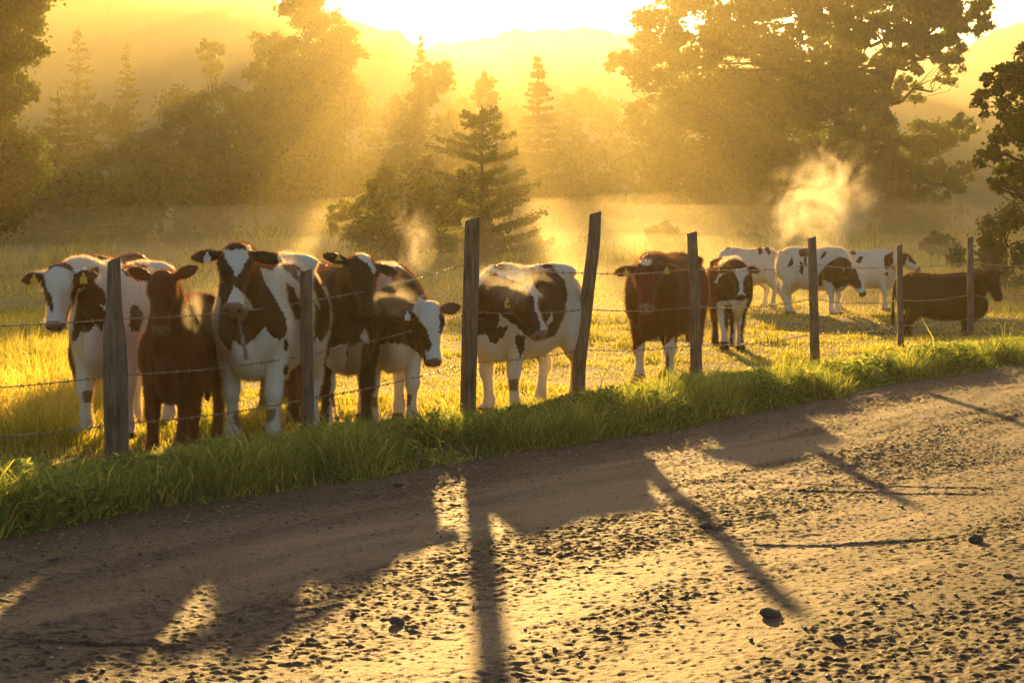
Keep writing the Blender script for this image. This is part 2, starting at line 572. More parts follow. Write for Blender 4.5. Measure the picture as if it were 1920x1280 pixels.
# ------------------------------------------------------------------ blades
def blades(name, bx, by, bz, h, wd, lean, mat, shade, seg=2, parent=None, azi=None):
    n = len(bx)
    az = rng.uniform(0, 2 * np.pi, n) if azi is None else azi
    fa = rng.uniform(0, 2 * np.pi, n)
    d = np.column_stack([np.cos(az), np.sin(az)])
    f = np.column_stack([np.cos(fa), np.sin(fa)]) * (wd / 2)[:, None]
    if seg == 2:
        V = np.zeros((n, 5, 3))
        for k, (t, ww_) in enumerate(((0, 1), (0.55, 0.8))):
            for j, sg in enumerate((-1, 1)):
                V[:, k * 2 + j, 0] = bx + d[:, 0] * lean * t * t * h + sg * f[:, 0] * ww_
                V[:, k * 2 + j, 1] = by + d[:, 1] * lean * t * t * h + sg * f[:, 1] * ww_
                V[:, k * 2 + j, 2] = bz + h * t * (1 - 0.12 * lean)
        V[:, 4, 0] = bx + d[:, 0] * lean * h; V[:, 4, 1] = by + d[:, 1] * lean * h
        V[:, 4, 2] = bz + h * (1 - 0.35 * lean)
        o = np.arange(n)[:, None] * 5
        q = np.concatenate([o, o + 1, o + 3, o + 2], 1)
        t = np.concatenate([o + 2, o + 3, o + 4], 1)
        return np_obj(name, V.reshape(-1, 3), tris=t, quads=q, mat=mat, attrs={'shade': np.repeat(shade, 5)}, parent=parent)
    V = np.zeros((n, 3, 3))
    for j, sg in enumerate((-1, 1)):
        V[:, j, 0] = bx + sg * f[:, 0]; V[:, j, 1] = by + sg * f[:, 1]; V[:, j, 2] = bz
    V[:, 2, 0] = bx + d[:, 0] * lean * h; V[:, 2, 1] = by + d[:, 1] * lean * h; V[:, 2, 2] = bz + h * (1 - 0.3 * lean)
    o = np.arange(n)[:, None] * 3
    return np_obj(name, V.reshape(-1, 3), tris=np.concatenate([o, o + 1, o + 2], 1), mat=mat, attrs={'shade': np.repeat(shade, 3)}, parent=parent)


def frustum_points(n, y0, y1, power=1.0, margin=0.6):
    """random ground points in and a little beside the view, denser near"""
    u = rng.random(n)
    y = (y0 ** (1 - power) + u * (y1 ** (1 - power) - y0 ** (1 - power))) ** (1 / (1 - power)) if power != 1 else y0 * (y1 / y0) ** u
    x = rng.uniform(-1, 1, n) * (0.2667 * y * 1.08 + margin)
    return x, y


# verge: dense green grass and weeds between the fence and the road
def make_verge():
    n = 330000
    s = rng.uniform(-5, 1, n)
    s = -5 + 52 * rng.random(n) ** 1.35
    w = -rng.random(n) ** 0.85 * (2.1 + 0.035 * np.maximum(s, 0)) + 0.04 + 0.16 * fbm(np.column_stack([s / .35, s * 0]), 3, 14) * (rng.random(n) < .5)
    wx = w - (0.10 * np.sin(s * 0.55 + 1) + 0.05 * np.sin(s * 1.7))
    x = E0[0] + s * ED[0] + wx * EN[0]; y = E0[1] + s * ED[1] + wx * EN[1]
    cl = fbm(np.column_stack([x, y]) / 0.55, 3, 77)
    keep = rng.random(n) < np.clip(0.75 + 0.9 * cl, 0.2, 1) * np.where(w < -1.35, 0.55, 1)
    x, y, s, w, cl = x[keep], y[keep], s[keep], w[keep], cl[keep]; n = len(x)
    tall = sstep(0.06, -0.40, w) * (1 - 0.72 * sstep(-0.65, -1.35, w))
    tall = tall * (1 - 0.45 * sstep(2.0, -1.5, s) * sstep(-0.9, -1.5, w))
    h = (0.05 + 0.185 * tall * np.clip(1 + 1.3 * cl, 0.25, 1.9)) * rng.uniform(0.4, 1.25, n)
    stalk = rng.random(n) < 0.02
    h[stalk] *= rng.uniform(1.3, 2.1, stalk.sum())
    shade = np.clip(rng.normal(0.5, 0.2, n) + 0.35 * cl, 0, 0.92)
    shade = np.clip(shade + 0.3 * sstep(-1.2, -2.1, w), 0, 0.99)
    shade[rng.random(n) < 0.09 + 0.25 * sstep(-0.3, 0.0, w)] = 1.0
    o = blades('verge_grass', x, y, ground_z(x, y) - 0.01, h, rng.uniform(0.004, 0.011, n) * (1 + 0.02 * np.maximum(s, 0)), rng.uniform(0.25, 1.3, n), M['verge'], shade)
    tag(o, 'dense green grass on the bank between the fence and the road', 'grass', kind='stuff')
    # small leaved weeds: diamond leaves on short stems
    m = 260000
    s = -5 + 46 * rng.random(m) ** 1.3
    w = -rng.random(m) * 1.6 - 0.08
    wx = w - (0.10 * np.sin(s * 0.55 + 1) + 0.05 * np.sin(s * 1.7))
    x = E0[0] + s * ED[0] + wx * EN[0]; y = E0[1] + s * ED[1] + wx * EN[1]
    cl = fbm(np.column_stack([x, y]) / 0.45 + 31, 3, 90)
    k = cl > -0.12
    x, y, s, w, cl = x[k], y[k], s[k], w[k], cl[k]; m = len(x)
    top = (0.05 + 0.19 * sstep(-.1, 0.5, cl)) * sstep(0.0, -0.35, w) * (1 - 0.65 * sstep(-.65, -1.35, w)) + 0.03
    z = ground_z(x, y) + top * rng.random(m) ** 0.6
    c = np.column_stack([x, y, z])
    a = rng.normal(size=(m, 3)); a[:, 2] *= 0.6; a /= np.linalg.norm(a, axis=1)[:, None]
    b = rng.normal(size=(m, 3)); b -= (b * a).sum(1)[:, None] * a; b /= np.linalg.norm(b, axis=1)[:, None]
    L = rng.uniform(0.010, 0.028, m)[:, None] * (1 + 0.02 * np.maximum(s, 0))[:, None]
    V = np.stack([c - a * L, c + b * L * .4, c + a * L, c - b * L * .4], 1)
    q = np.arange(m * 4).reshape(m, 4)
    o = np_obj('verge_weeds', V.reshape(-1, 3), quads=q, mat=M['verge'], attrs={'shade': np.repeat(np.clip(rng.normal(0.55, 0.2, m), 0, 0.95), 4)})
    tag(o, 'small leaved green weeds growing through the grass of the bank', 'weeds', kind='stuff')


make_verge()


def make_field():
    n = 420000
    x, y = frustum_points(n, 10.5, 85, 1.25)
    s, w = road_sw(x, y)
    tuft = fbm(np.column_stack([x, y]) / 0.9, 3, 55)
    dens = fbm(np.column_stack([x, y]) / 3.0, 2, 66)
    keep = (w < -1.6) & (rng.random(n) < np.clip(0.62 + 0.9 * tuft, 0.12, 1))
    x, y, w, tuft, dens = x[keep], y[keep], w[keep], tuft[keep], dens[keep]; n = len(x)
    left_tall = sstep(-2.9, -3.8, x) * sstep(13.5, 16, y) * sstep(40, 28, y)          # unmown grass at the left
    far_tall = sstep(44, 60, y)
    h = 0.05 + 0.045 * np.clip(tuft * 2, 0, 1.5) + 0.10 * np.clip(tuft - 0.35, 0, 1) * 3
    h = h + left_tall * 0.34 + far_tall * 0.30
    h = h * rng.uniform(0.5, 1.25, n)
    wd = 0.0035 + 0.00042 * y * rng.uniform(0.7, 1.3, n)
    shade = np.clip(rng.normal(0.55, 0.22, n) + 0.25 * left_tall + 0.2 * dens - 0.55 * np.clip(tuft - 0.25, 0, 1), 0, 1)
    near = y < 30
    o = blades('field_grass', x, y, ground_z(x, y) - 0.01, h, wd, rng.uniform(0.1, 0.8, n), M['field'], shade)
    tag(o, 'short yellow green pasture grass with tufts, backlit by the sun', 'grass', kind='stuff')


make_field()


def make_far_weeds():
    n = 90000
    y = rng.uniform(58, 90, n); x = rng.uniform(-1, 1, n) * (0.2667 * y * 1.15 + 1)
    p = np.column_stack([x, y])
    cl = fbm(p / np.array([2.2, 3.5]), 4, 101)
    keep = cl + rng.random(n) * .5 > 0.12 - 0.5 * sstep(70, 90, y)
    x, y, cl = x[keep], y[keep], cl[keep]; n = len(x)
    h = (0.2 + 1.9 * np.clip(cl, 0, 1) ** 1.2 + 0.8 * sstep(72, 90, y) * np.clip(.5 + 1.4 * fbm(np.column_stack([x / 1.1, y * 0 + 5]), 3, 9), 0.1, 1.6)) * rng.uniform(.3, 1.15, n)
    o = blades('tall_weeds', x, y, ground_z(x, y) - .02, h, rng.uniform(.03, .09, n), rng.uniform(.1, .7, n), M['field'], np.clip(rng.normal(.35, .25, n), 0, 1))
    tag(o, 'ragged tall weeds along the far edge of the pasture', 'weeds', kind='stuff')


make_far_weeds()

# ------------------------------------------------------------------ loft helper
def catmull(arr, k=4):
    arr = np.asarray(arr, float)
    P = np.vstack([2 * arr[0] - arr[1], arr, 2 * arr[-1] - arr[-2]])
    out = []
    for i in range(1, len(P) - 2):
        for j in range(k):
            t = j / k
            out.append(0.5 * ((2 * P[i]) + (-P[i - 1] + P[i + 1]) * t + (2 * P[i - 1] - 5 * P[i] + 4 * P[i + 1] - P[i + 2]) * t * t + (-P[i - 1] + 3 * P[i] - 3 * P[i + 1] + P[i + 2]) * t ** 3))
    out.append(arr[-1])
    return np.array(out)


class Soup:
    def __init__(s): s.v = []; s.t = []; s.q = []; s.n = 0

    def loft(s, st, side, seg=18, power=2.0, k=4, up_fix=None):
        """st rows: x y z ra rb ; closed tube with elliptical rings; side = direction of ra"""
        st = catmull(st, k) if k > 1 else np.asarray(st, float)
        c = st[:, :3]; ra = np.maximum(st[:, 3], 0.003); rb = np.maximum(st[:, 4], 0.003)
        tg = np.gradient(c, axis=0); tg /= np.linalg.norm(tg, axis=1)[:, None] + 1e-9
        sd = np.asarray(side, float)
        sd = np.tile(sd, (len(c), 1)) if sd.ndim == 1 else sd
        sd = sd - (sd * tg).sum(1)[:, None] * tg; sd /= np.linalg.norm(sd, axis=1)[:, None] + 1e-9
        up = np.cross(tg, sd)
        a = np.arange(seg) / seg * 2 * np.pi
        ca, sa = np.cos(a), np.sin(a)
        ca = np.sign(ca) * np.abs(ca) ** (2 / power); sa = np.sign(sa) * np.abs(sa) ** (2 / power)
        V = c[:, None] + sd[:, None] * (ra[:, None] * ca)[:, :, None] + up[:, None] * (rb[:, None] * sa)[:, :, None]
        m = len(c); o = s.n
        s.v.append(V.reshape(-1, 3)); s.v.append(c[[0, -1]])
        i = np.arange(m - 1)[:, None] * seg; j = np.arange(seg)[None]; j2 = (j + 1) % seg
        s.q.append(np.stack([i + j, i + j2, i + seg + j2, i + seg + j], -1).reshape(-1, 4) + o)
        j = np.arange(seg); j2 = (j + 1) % seg
        s.t.append(np.column_stack([j2, j, np.full(seg, m * seg)]) + o)
        s.t.append(np.column_stack([j + (m - 1) * seg, j2 + (m - 1) * seg, np.full(seg, m * seg + 1)]) + o)
        s.n += m * seg + 2

    def arrays(s):
        return np.vstack(s.v), (np.vstack(s.t) if s.t else None), (np.vstack(s.q) if s.q else None)


# ------------------------------------------------------------------ cows
WHITE = (0.86, 0.84, 0.80); DARK = (0.030, 0.0075, 0.002); RED = (0.21, 0.034, 0.007); BROWN = (0.16, 0.06, 0.02)
PINK = (0.34, 0.19, 0.15); BLACK = (0.016, 0.008, 0.005); KNEE = (0.30, 0.22, 0.15)


def in_poly(px, py, poly):
    ins = np.zeros(len(px), bool)
    n = len(poly)
    for a in range(n):
        x1, y1 = poly[a]; x2, y2 = poly[(a + 1) % n]
        if y1 == y2: continue
        c = ((y1 > py) != (y2 > py)) & (px < (x2 - x1) * (py - y1) / (y2 - y1) + x1)
        ins ^= c
    return ins


CROPS = {1: (0, 440, .328), 2: (200, 430, .336), 3: (520, 430, .3125), 4: (820, 380, .3125), 5: (1120, 420, .25), 6: (1420, 420, .2604)}
cow_records = []


def make_cow(label, chest, heading, scale, head, head_az, head_pitch, base, marks=(), crop=1, roll=0.0, legs=(0, 0, 0, 0), fat=1.0,
             tags=(), group='cattle standing in the pasture behind the fence', vox=0.0115, name='cow', tail_swing=0.0, ear=(0.0, 0.0), mane=0.0, back_drop=0.0, leg_spread=1.0):
    """chest: (px, Y) of the point between the fore feet; heading: deg, 0 = towards camera, + = to the right"""
    cx = (chest[0] - 960) / F * chest[1]; cyy = chest[1]
    if cyy < 22: scale *= 1.065
    h = rad(heading)
    fw = np.array([math.sin(h), -math.cos(h), 0.0]); lf = np.array([math.cos(h), math.sin(h), 0.0]) * -1.0
    lf = np.cross([0, 0, 1.0], fw)
    zf = gz(cx, cyy)
    O = np.array([cx, cyy, zf]) - fw * 0.42 * scale

    def L(p):
        p = np.asarray(p, float)
        return O + scale * (p[..., 0:1] * fw + p[..., 1:2] * lf + p[..., 2:3] * np.array([0, 0, 0.97]))

    def st(rows):
        r = np.asarray(rows, float)
        return np.column_stack([L(r[:, :3]), r[:, 3] * scale, r[:, 4] * scale])

    S_ = Soup()
    f = fat * 0.95
    body = [(-.78, 0, 1.10, .07, .08), (-.74, 0, 1.08, .155 * f, .17), (-.66, 0, 1.04, .215 * f, .255), (-.52, 0, .98, .262 * f, .335), (-.3, 0, .940, .275 * f, .37),
            (-.05, 0, .905, .305 * f, .395), (.18, 0, .905, .295 * f, .395), (.38, 0, .925, .255 * f, .395), (.54, 0, .93, .235 * f, .36), (.66, 0, .94, .165 * f, .25), (.73, 0, .92, .09, .14)]
    S_.loft(st(body), lf, 28, 2.35)
    # hip bones, withers and spine
    S_.loft(st([(-.52, -.2 * f, 1.25, .05, .05), (-.5, -.1, 1.29, .07, .055), (-.5, .1, 1.29, .07, .055), (-.52, .2 * f, 1.25, .05, .05)]), fw, 10)
    S_.loft(st([(-.76, 0, 1.22, .03, .03), (-.5, 0, 1.325, .045, .03), (0, 0, 1.29, .05, .035), (.36, 0, 1.315, .05, .05), (.5, 0, 1.28, .05, .05)]), lf, 10)
    # legs
    for idx, (side, dx) in enumerate(zip((1, -1, 1, -1), legs)):
        y = .165 * side * leg_spread
        if idx < 2:
            r = [(.40, y * .95, 1.02, .07, .16), (.42, y * 1.05, .88, .095, .16), (.41, y, .72, .085, .125), (.42 + dx * .25, y * .98, .58, .062, .075), (.43 + dx * .5, y * .95, .44, .050, .054), (.44 + dx * .55, y * .95, .38, .052, .055),
                 (.43 + dx * .72, y * .93, .30, .036, .040), (.42 + dx * .85, y * .93, .18, .035, .040), (.42 + dx * .95, y * .93, .115, .045, .048), (.445 + dx, y * .94, .06, .040, .046), (.47 + dx, y * .95, .035, .055, .062), (.475 + dx, y * .95, .0, .060, .070)]
        else:
            r = [(-.50, y * .9, 1.08, .10, .20), (-.48, y * 1.1, .90, .115, .21), (-.44, y * 1.15, .72, .095, .155), (-.52 + dx * .3, y * 1.05, .57, .065, .085), (-.61 + dx * .5, y * .98, .46, .048, .062), (-.63 + dx * .55, y * .95, .40, .045, .058),
                 (-.60 + dx * .7, y * .93, .30, .036, .042), (-.58 + dx * .85, y * .92, .18, .035, .040), (-.57 + dx * .95, y * .92, .115, .044, .048), (-.55 + dx, y * .93, .06, .040, .046), (-.53 + dx, y * .94, .035, .054, .060), (-.525 + dx, y * .94, .0, .060, .068)]
        r = [(a_, b_, c_, d_ * (1.22 if c_ < .62 else 1.08), e_ * (1.2 if c_ < .62 else 1.05)) for a_, b_, c_, d_, e_ in r]
        S_.loft(st(r), lf, 14, 2.1, 3)
    # tail
    ts = tail_swing
    S_.loft(st([(-.72, 0, 1.27, .030, .030), (-.81, .0, 1.20, .026, .026), (-.85, ts * .2, 1.0, .020, .020), (-.86, ts * .5, .75, .017, .017), (-.86, ts * .8, .62, .022, .022), (-.86, ts, .50, .036, .036), (-.85, ts * 1.1, .38, .016, .016)]), lf, 10, 2, 3)
    # head frame
    az = rad(head_az); pt = rad(head_pitch)
    d = np.array([math.sin(az) * math.cos(pt), -math.cos(az) * math.cos(pt), -math.sin(pt)])
    sd = np.cross(d, [0, 0, 1.0]); sd /= np.linalg.norm(sd)
    u = np.cross(sd, d)
    R = Matrix.Rotation(rad(roll), 3, Vector(d))
    sd = np.array(R @ Vector(sd)); u = np.array(R @ Vector(u))
    poll = np.array(at(head[0], head[1], head[2]))
    hs = (scale / (1.065 if cyy < 22 else 1)) * (head[3] if len(head) > 3 else 1.0)
    u0 = poll - u * 0.03 * hs

    def H(t, a, b):
        return u0 + hs * (d * t + sd * a + u * b)

    hst = [(-.015, .05, .055, .02), (.01, .088, .095, .070), (.05, .105, .12, .095), (.13, .108, .130, .100), (.20, .092, .118, .090), (.28, .070, .092, .072), (.35, .062, .076, .062), (.41, .069, .070, .060), (.45, .066, .058, .048), (.475, .036, .030, .022)]
    rows = []
    for t, w_, h_, top in hst:
        rows.append([*H(t, 0, top - h_), w_ * hs, h_ * hs])
    S_.loft(rows, sd, 20, 2.3, 3)
    # nostril pads, brow ridges, lower jaw
    for sg in (-1, 1):
        S_.loft([[*H(.425, .040 * sg, .022), .022 * hs, .018 * hs], [*H(.452, .040 * sg, .012), .026 * hs, .02 * hs], [*H(.468, .036 * sg, 0.0), .014 * hs, .012 * hs]], sd, 8, 2, 2)
        S_.loft([[*H(.09, .080 * sg, .055), .022 * hs, .02 * hs], [*H(.135, .094 * sg, .050), .026 * hs, .024 * hs], [*H(.18, .082 * sg, .035), .02 * hs, .02 * hs]], sd, 8, 2, 2)
        # ears
        drop = ear[0] if sg < 0 else ear[1]
        e0 = H(.035, .07 * sg, .0)
        ed = sd * sg * .95 - u * .10 + d * (0.08 + drop); ed /= np.linalg.norm(ed)
        wdir = d - (d @ ed) * ed; wdir /= np.linalg.norm(wdir)
        er = []
        for tt, a_, b_ in ((0, .030, .026), (.04, .032, .022), (.08, .046, .020), (.13, .056, .016), (.18, .050, .014), (.215, .030, .012), (.235, .010, .009)):
            p = e0 + ed * tt * hs - u * 0.25 * tt * tt * hs
            er.append([*p, a_ * hs, b_ * hs])
        S_.loft(er, wdir, 12, 2, 2)
    # neck
    n0 = L(np.array([.28, 0, 1.00])); n1 = L(np.array([.52, 0, 1.08]))
    nend = H(.07, 0, -.05); nb = H(-.04, 0, -.16)
    ctrl = [n0, n1, 0.55 * n1 + 0.45 * nb + np.array([0, 0, .03]), 0.2 * n1 + 0.8 * nb, nend]
    rws = []
    for c_, (a_, b_) in zip(ctrl, ((.19, .30), (.155, .27), (.115, .195), (.090, .135), (.070, .07))):
        rws.append([*c_, a_ * scale, b_ * scale])
    rws = np.array(rws)
    fr = [lf, lf, .5 * lf + .5 * sd * np.sign(lf @ sd + 1e-6), sd * np.sign(lf @ sd + 1e-6), sd * np.sign(lf @ sd + 1e-6)]
    rws_i = catmull(rws, 4); sd_i = catmull(np.array(fr), 4)
    S_.loft(rws_i, sd_i, 22, 2.1, 1)
    # brisket and dewlap
    S_.loft(st([(.10, 0, .63, .12 * f, .10), (.34, 0, .60, .15 * f, .12), (.56, 0, .615, .115 * f, .13), (.67, 0, .73, .08, .13), (.70, 0, .88, .06, .08)]), lf, 14)
    S_.loft(st([(.50, -.13 * f, .86, .11, .15), (.56, 0, .86, .12, .17), (.50, .13 * f, .86, .11, .15)]), fw, 14)

    v, t, qd = S_.arrays()
    o_base = np.array([cx, cyy, zf]) - fw * 0.42 * scale
    me = np_mesh('tmp', v - o_base, tris=t, quads=qd)
    tmp = bpy.data.objects.new('tmp', me); col.objects.link(tmp)
    md = tmp.modifiers.new('r', 'REMESH'); md.mode = 'VOXEL'; md.voxel_size = vox * scale
    sm = tmp.modifiers.new('s', 'SMOOTH'); sm.factor = 0.6; sm.iterations = 5
    dg = bpy.context.evaluated_depsgraph_get()
    me2 = bpy.data.meshes.new_from_object(tmp.evaluated_get(dg))
    bpy.data.objects.remove(tmp); bpy.data.meshes.remove(me)
    n = len(me2.vertices)
    co = np.zeros(n * 3); me2.vertices.foreach_get('co', co); co = co.reshape(-1, 3)
    nr = np.zeros(n * 3); me2.vertices.foreach_get('normal', nr); nr = nr.reshape(-1, 3)
    # a little skin relief
    rel = fbm(co * 7, 3, 5)
    co2 = co + nr * (rel * 0.006)[:, None]
    me2.vertices.foreach_set('co', co2.ravel())
    wco = co + o_base
    # coat colours
    C = np.tile(np.array(base, float), (n, 1))
    px, py = proj(wco)
    k = F / wco[:, 1].mean() / 100.0
    px = px + k * (1.1 * fbm(wco * 16, 3, 9) + 0.7 * vnoise(wco * 75, 4))
    py = py + k * (1.1 * fbm(wco * 16 + 7, 3, 12) + 1.1 * vnoise(wco * 75 + 3, 6))
    ox, oy, os_ = CROPS[crop]
    qx, qy = (px - ox) / os_, (py - oy) / os_
    vary = np.array([1.0 + random.uniform(-.3, .5), 1.0 + random.uniform(-.15, .3), 1.0])
    for colr, poly in marks:
        C[in_poly(qx, qy, poly)] = np.array(colr) * (vary if colr[0] < .1 else 1.0)
    C *= (1 - 0.35 * sstep(.42, .08, (wco[:, 2] - zf)) * (0.5 + 0.5 * fbm(wco * 9, 3, 44)))[:, None]      # mud and dew stain the lower legs
    # muzzle, nostrils, ear insides, hooves are the same on every animal
    hv = (wco - u0) @ np.column_stack([d, sd, u]) / hs
    near_head = (np.abs(hv[:, 1]) < .13) & (np.abs(hv[:, 2]) < .16)
    mz = near_head & (hv[:, 0] > .425) & (hv[:, 0] < .55)
    C[mz] = (0.075, 0.035, 0.022) if base[0] < 0.2 and crop not in (4,) else PINK
    for sg in (-1, 1):
        nd = np.linalg.norm((hv - np.array([.462, .040 * sg, .012])) * np.array([1, 1, 1.4]), axis=1)
        C[nd < .017] = (0.012, 0.008, 0.007)
    mouth = near_head & (np.abs(hv[:, 0] - .43) < .03) & (np.abs(hv[:, 2] + .038) < .006)
    C[mouth] = (0.02, 0.012, 0.01)
    low = (wco[:, 2] - zf) < 0.055 * scale
    C[low] = (0.035, 0.025, 0.018)
    a = me2.attributes.new('coat', 'FLOAT_COLOR', 'POINT')
    a.data.foreach_set('color', np.column_stack([C, np.ones(n)]).astype(np.float32).ravel())
    me2.polygons.foreach_set('use_smooth', np.ones(len(me2.polygons), bool))
    me2.materials.clear(); me2.materials.append(M['coat'])
    me2.update()
    root = empty(name, tuple(o_base))
    tag(root, label, 'cow', group)
    me2.name = 'body'
    bo = bpy.data.objects.new('body', me2); link(bo, root)
    # short coat hair that catches the light along the outline
    m = int(95000 * (14 / cyy) ** 1.2)
    idx = rng.integers(0, n, m)
    p = co2[idx]; nn = nr[idx]
    dn = np.array([0, 0, -1.0]) * 0.9 - fw * 0.5
    g = nn * rng.uniform(.5, 1.0, m)[:, None] + dn * 0.38 + rng.normal(0, .22, (m, 3))
    g /= np.linalg.norm(g, axis=1)[:, None]
    ln = rng.uniform(.012, .032, m)[:, None] * (1 + 0.5 * (cyy > 20))
    sdv = np.cross(g, rng.normal(size=(m, 3))); sdv /= np.linalg.norm(sdv, axis=1)[:, None] + 1e-9
    wd = 0.0011 * max(1, cyy / 14)
    V = np.stack([p - sdv * wd, p + sdv * wd, p + g * ln], 1)
    lum = C[idx].mean(1)
    np_obj('hair', V.reshape(-1, 3), tris=np.arange(m * 3).reshape(m, 3), mat=M['fuzz'], attrs={'shade': np.repeat(np.clip(lum * 1.3, 0, 1), 3)}, parent=root)
    # eyes
    iv, ifc = ico()
    for sg in (-1, 1):
        import bmesh
        bm = bmesh.new(); bmesh.ops.create_icosphere(bm, subdivisions=2, radius=.021 * hs)
        em = bpy.data.meshes.new('eye'); bm.to_mesh(em); bm.free(); em.materials.append(M['eye'])
        for pl in em.polygons: pl.use_smooth = True
        eo = bpy.data.objects.new('eye', em); link(eo, root)
        eo.location = tuple(H(.145, .094 * sg, .040) - o_base)
    # ear tags: flat plates with a neck, hanging from the ear
    for (sg, tcol, sz) in tags:
        e0 = H(.035, .07 * sg, .0)
        drop = ear[0] if sg < 0 else ear[1]
        ed = sd * sg * .95 - u * .10 + d * (0.08 + drop); ed /= np.linalg.norm(ed)
        c_ = e0 + ed * .12 * hs + u * .030 * hs - o_base
        dn_ = np.array([0, 0, -1.0]); wv = ed - (ed @ dn_) * dn_; wv /= np.linalg.norm(wv); th = np.cross(dn_, wv) * .0022
        out = [(-.008, -.012), (.008, -.012), (.010, .012), (.030, .028), (.030, .080), (-.030, .080), (-.030, .028), (-.010, .012)]
        fr_ = [c_ + wv * a_ * sz + dn_ * b_ * sz + th for a_, b_ in out]; bk = [c_ + wv * a_ * sz + dn_ * b_ * sz - th for a_, b_ in out]
        m_ = bpy.data.meshes.new('ear_tag')
        nn_ = len(out)
        m_.from_pydata([tuple(p_) for p_ in fr_ + bk], [], [tuple(range(nn_)), tuple(reversed(range(nn_, 2 * nn_)))] + [(a_, (a_ + 1) % nn_, nn_ + (a_ + 1) % nn_, nn_ + a_) for a_ in range(nn_)])
        m_.materials.append(M['tag_yellow'] if tcol == 'y' else M['tag_white'])
        link(bpy.data.objects.new('ear_tag', m_), root)
    return root


W, D_ = WHITE, DARK
# A far left
make_cow('black and white cow with broad white face and yellow ear tags, leftmost of the herd', (200, 14.9), -8, 0.985, (110, 502, 14.15), -4, 71, W, [
    (D_, [(100, 190), (250, 225), (262, 300), (300, 380), (300, 450), (262, 380), (250, 310), (240, 300), (110, 310)]),
    (D_, [(418, 225), (560, 180), (565, 240), (500, 300), (440, 310), (425, 440), (398, 350), (415, 300)]),
    (D_, [(270, 215), (310, 140), (400, 170), (430, 225), (350, 185), (300, 190)]),
    (D_, [(450, 330), (530, 260), (605, 340), (605, 410), (560, 390), (605, 440), (600, 500), (575, 560), (545, 510), (520, 545), (500, 560), (460, 550), (430, 610), (412, 600), (425, 480), (440, 400)]),
    (D_, [(690, 160), (800, 205), (800, 270), (730, 240), (690, 200)]), (D_, [(760, 160), (850, 190), (830, 200), (770, 182)]),
    (D_, [(745, 405), (790, 400), (820, 480), (810, 520), (780, 560), (740, 555)]),
    (D_, [(340, 540), (375, 570), (400, 640), (430, 740), (410, 730), (385, 640)]),
    (KNEE, [(468, 890), (540, 890), (525, 960), (475, 960)])], 1, legs=(.0, .05, .02, -.05), tags=((-1, 'y', .9), (1, 'y', .9)), ear=(.0, .12))
# behind A
make_cow('reddish cow with a white saddle patch, only its back showing behind the leftmost cow', (250, 18.6), 168, 1.02, (250, 640, 19.9), 172, 60, BROWN, [
    (W, [(330, 100), (405, 108), (410, 132), (335, 135)]), (W, [(440, 155), (465, 118), (475, 180), (425, 200)])], 1, leg_spread=.4)
# B red calf
make_cow('small red brown calf facing the camera beside the leftmost post', (324, 13.5), -3, 0.825, (304, 514, 12.9, 1.02), 2, 76, RED, [
    ((0.19, .055, .016), [(250, 190), (800, 190), (960, 230), (940, 190), (850, 180)])], 1, legs=(-.04, .10, .02, .02), ear=(-.6, -.5), fat=.84, leg_spread=1.0)
# C front holstein
make_cow('black and white cow facing the camera with a white triangle on its forehead', (474, 13.9), -9, 1.0, (443, 463, 13.15, 1.04), 2, 60, W, [
    (D_, [(640, 420), (635, 200), (850, 200), (880, 290), (960, 420), (1003, 500), (1003, 590), (965, 618), (920, 600), (880, 545), (850, 585), (790, 640), (760, 650), (710, 615), (695, 680), (655, 650), (625, 590), (625, 500)]),
    (D_, [(455, 60), (560, 110), (640, 60), (700, 10), (760, 10), (820, 60), (870, 105), (960, 110), (960, 190), (925, 228), (830, 208), (850, 300), (800, 440), (640, 440), (620, 210), (540, 195), (480, 190)]),
    (W, [(648, 112), (795, 110), (790, 160), (725, 265), (690, 205), (655, 140)]),
    (W, [(720, 312), (745, 345), (795, 385), (812, 445), (690, 445), (655, 420), (690, 350)]),
    ((.40, .33, .22), [(700, 440), (790, 440), (765, 515), (745, 530), (770, 600), (790, 720), (765, 720), (750, 600), (735, 520)]),
    (D_, [(965, 195), (1060, 200), (1100, 240), (1060, 235), (1085, 310), (1055, 285)]), (D_, [(1000, 290), (1040, 330), (1080, 400), (1080, 500), (1050, 505), (1010, 390)]),
    (D_, [(1150, 290), (1180, 290), (1225, 370), (1245, 450), (1240, 560), (1200, 630), (1170, 600), (1155, 640), (1155, 400), (1190, 450), (1150, 330)]),
    (D_, [(1155, 250), (1190, 295), (1225, 360), (1180, 330), (1155, 280)]),
    (D_, [(990, 620), (1010, 600), (1015, 680), (990, 680)]), (D_, [(990, 760), (1012, 750), (1002, 820), (985, 800)]),
    (KNEE, [(705, 1020), (775, 1010), (765, 1080), (740, 1110), (715, 1080)]), (KNEE, [(880, 1000), (945, 1000), (940, 1060), (900, 1085), (880, 1050)])], 2,
    legs=(.06, -.02, .03, -.05), tags=((1, 'w', .8),), ear=(.06, -.04), tail_swing=-.12)
# behind C
make_cow('red brown cow mostly hidden behind the black and white cow with the forehead triangle', (566, 18.9), 176, 0.985, (600, 640, 19.9), 172, 60, BROWN, (), 2)
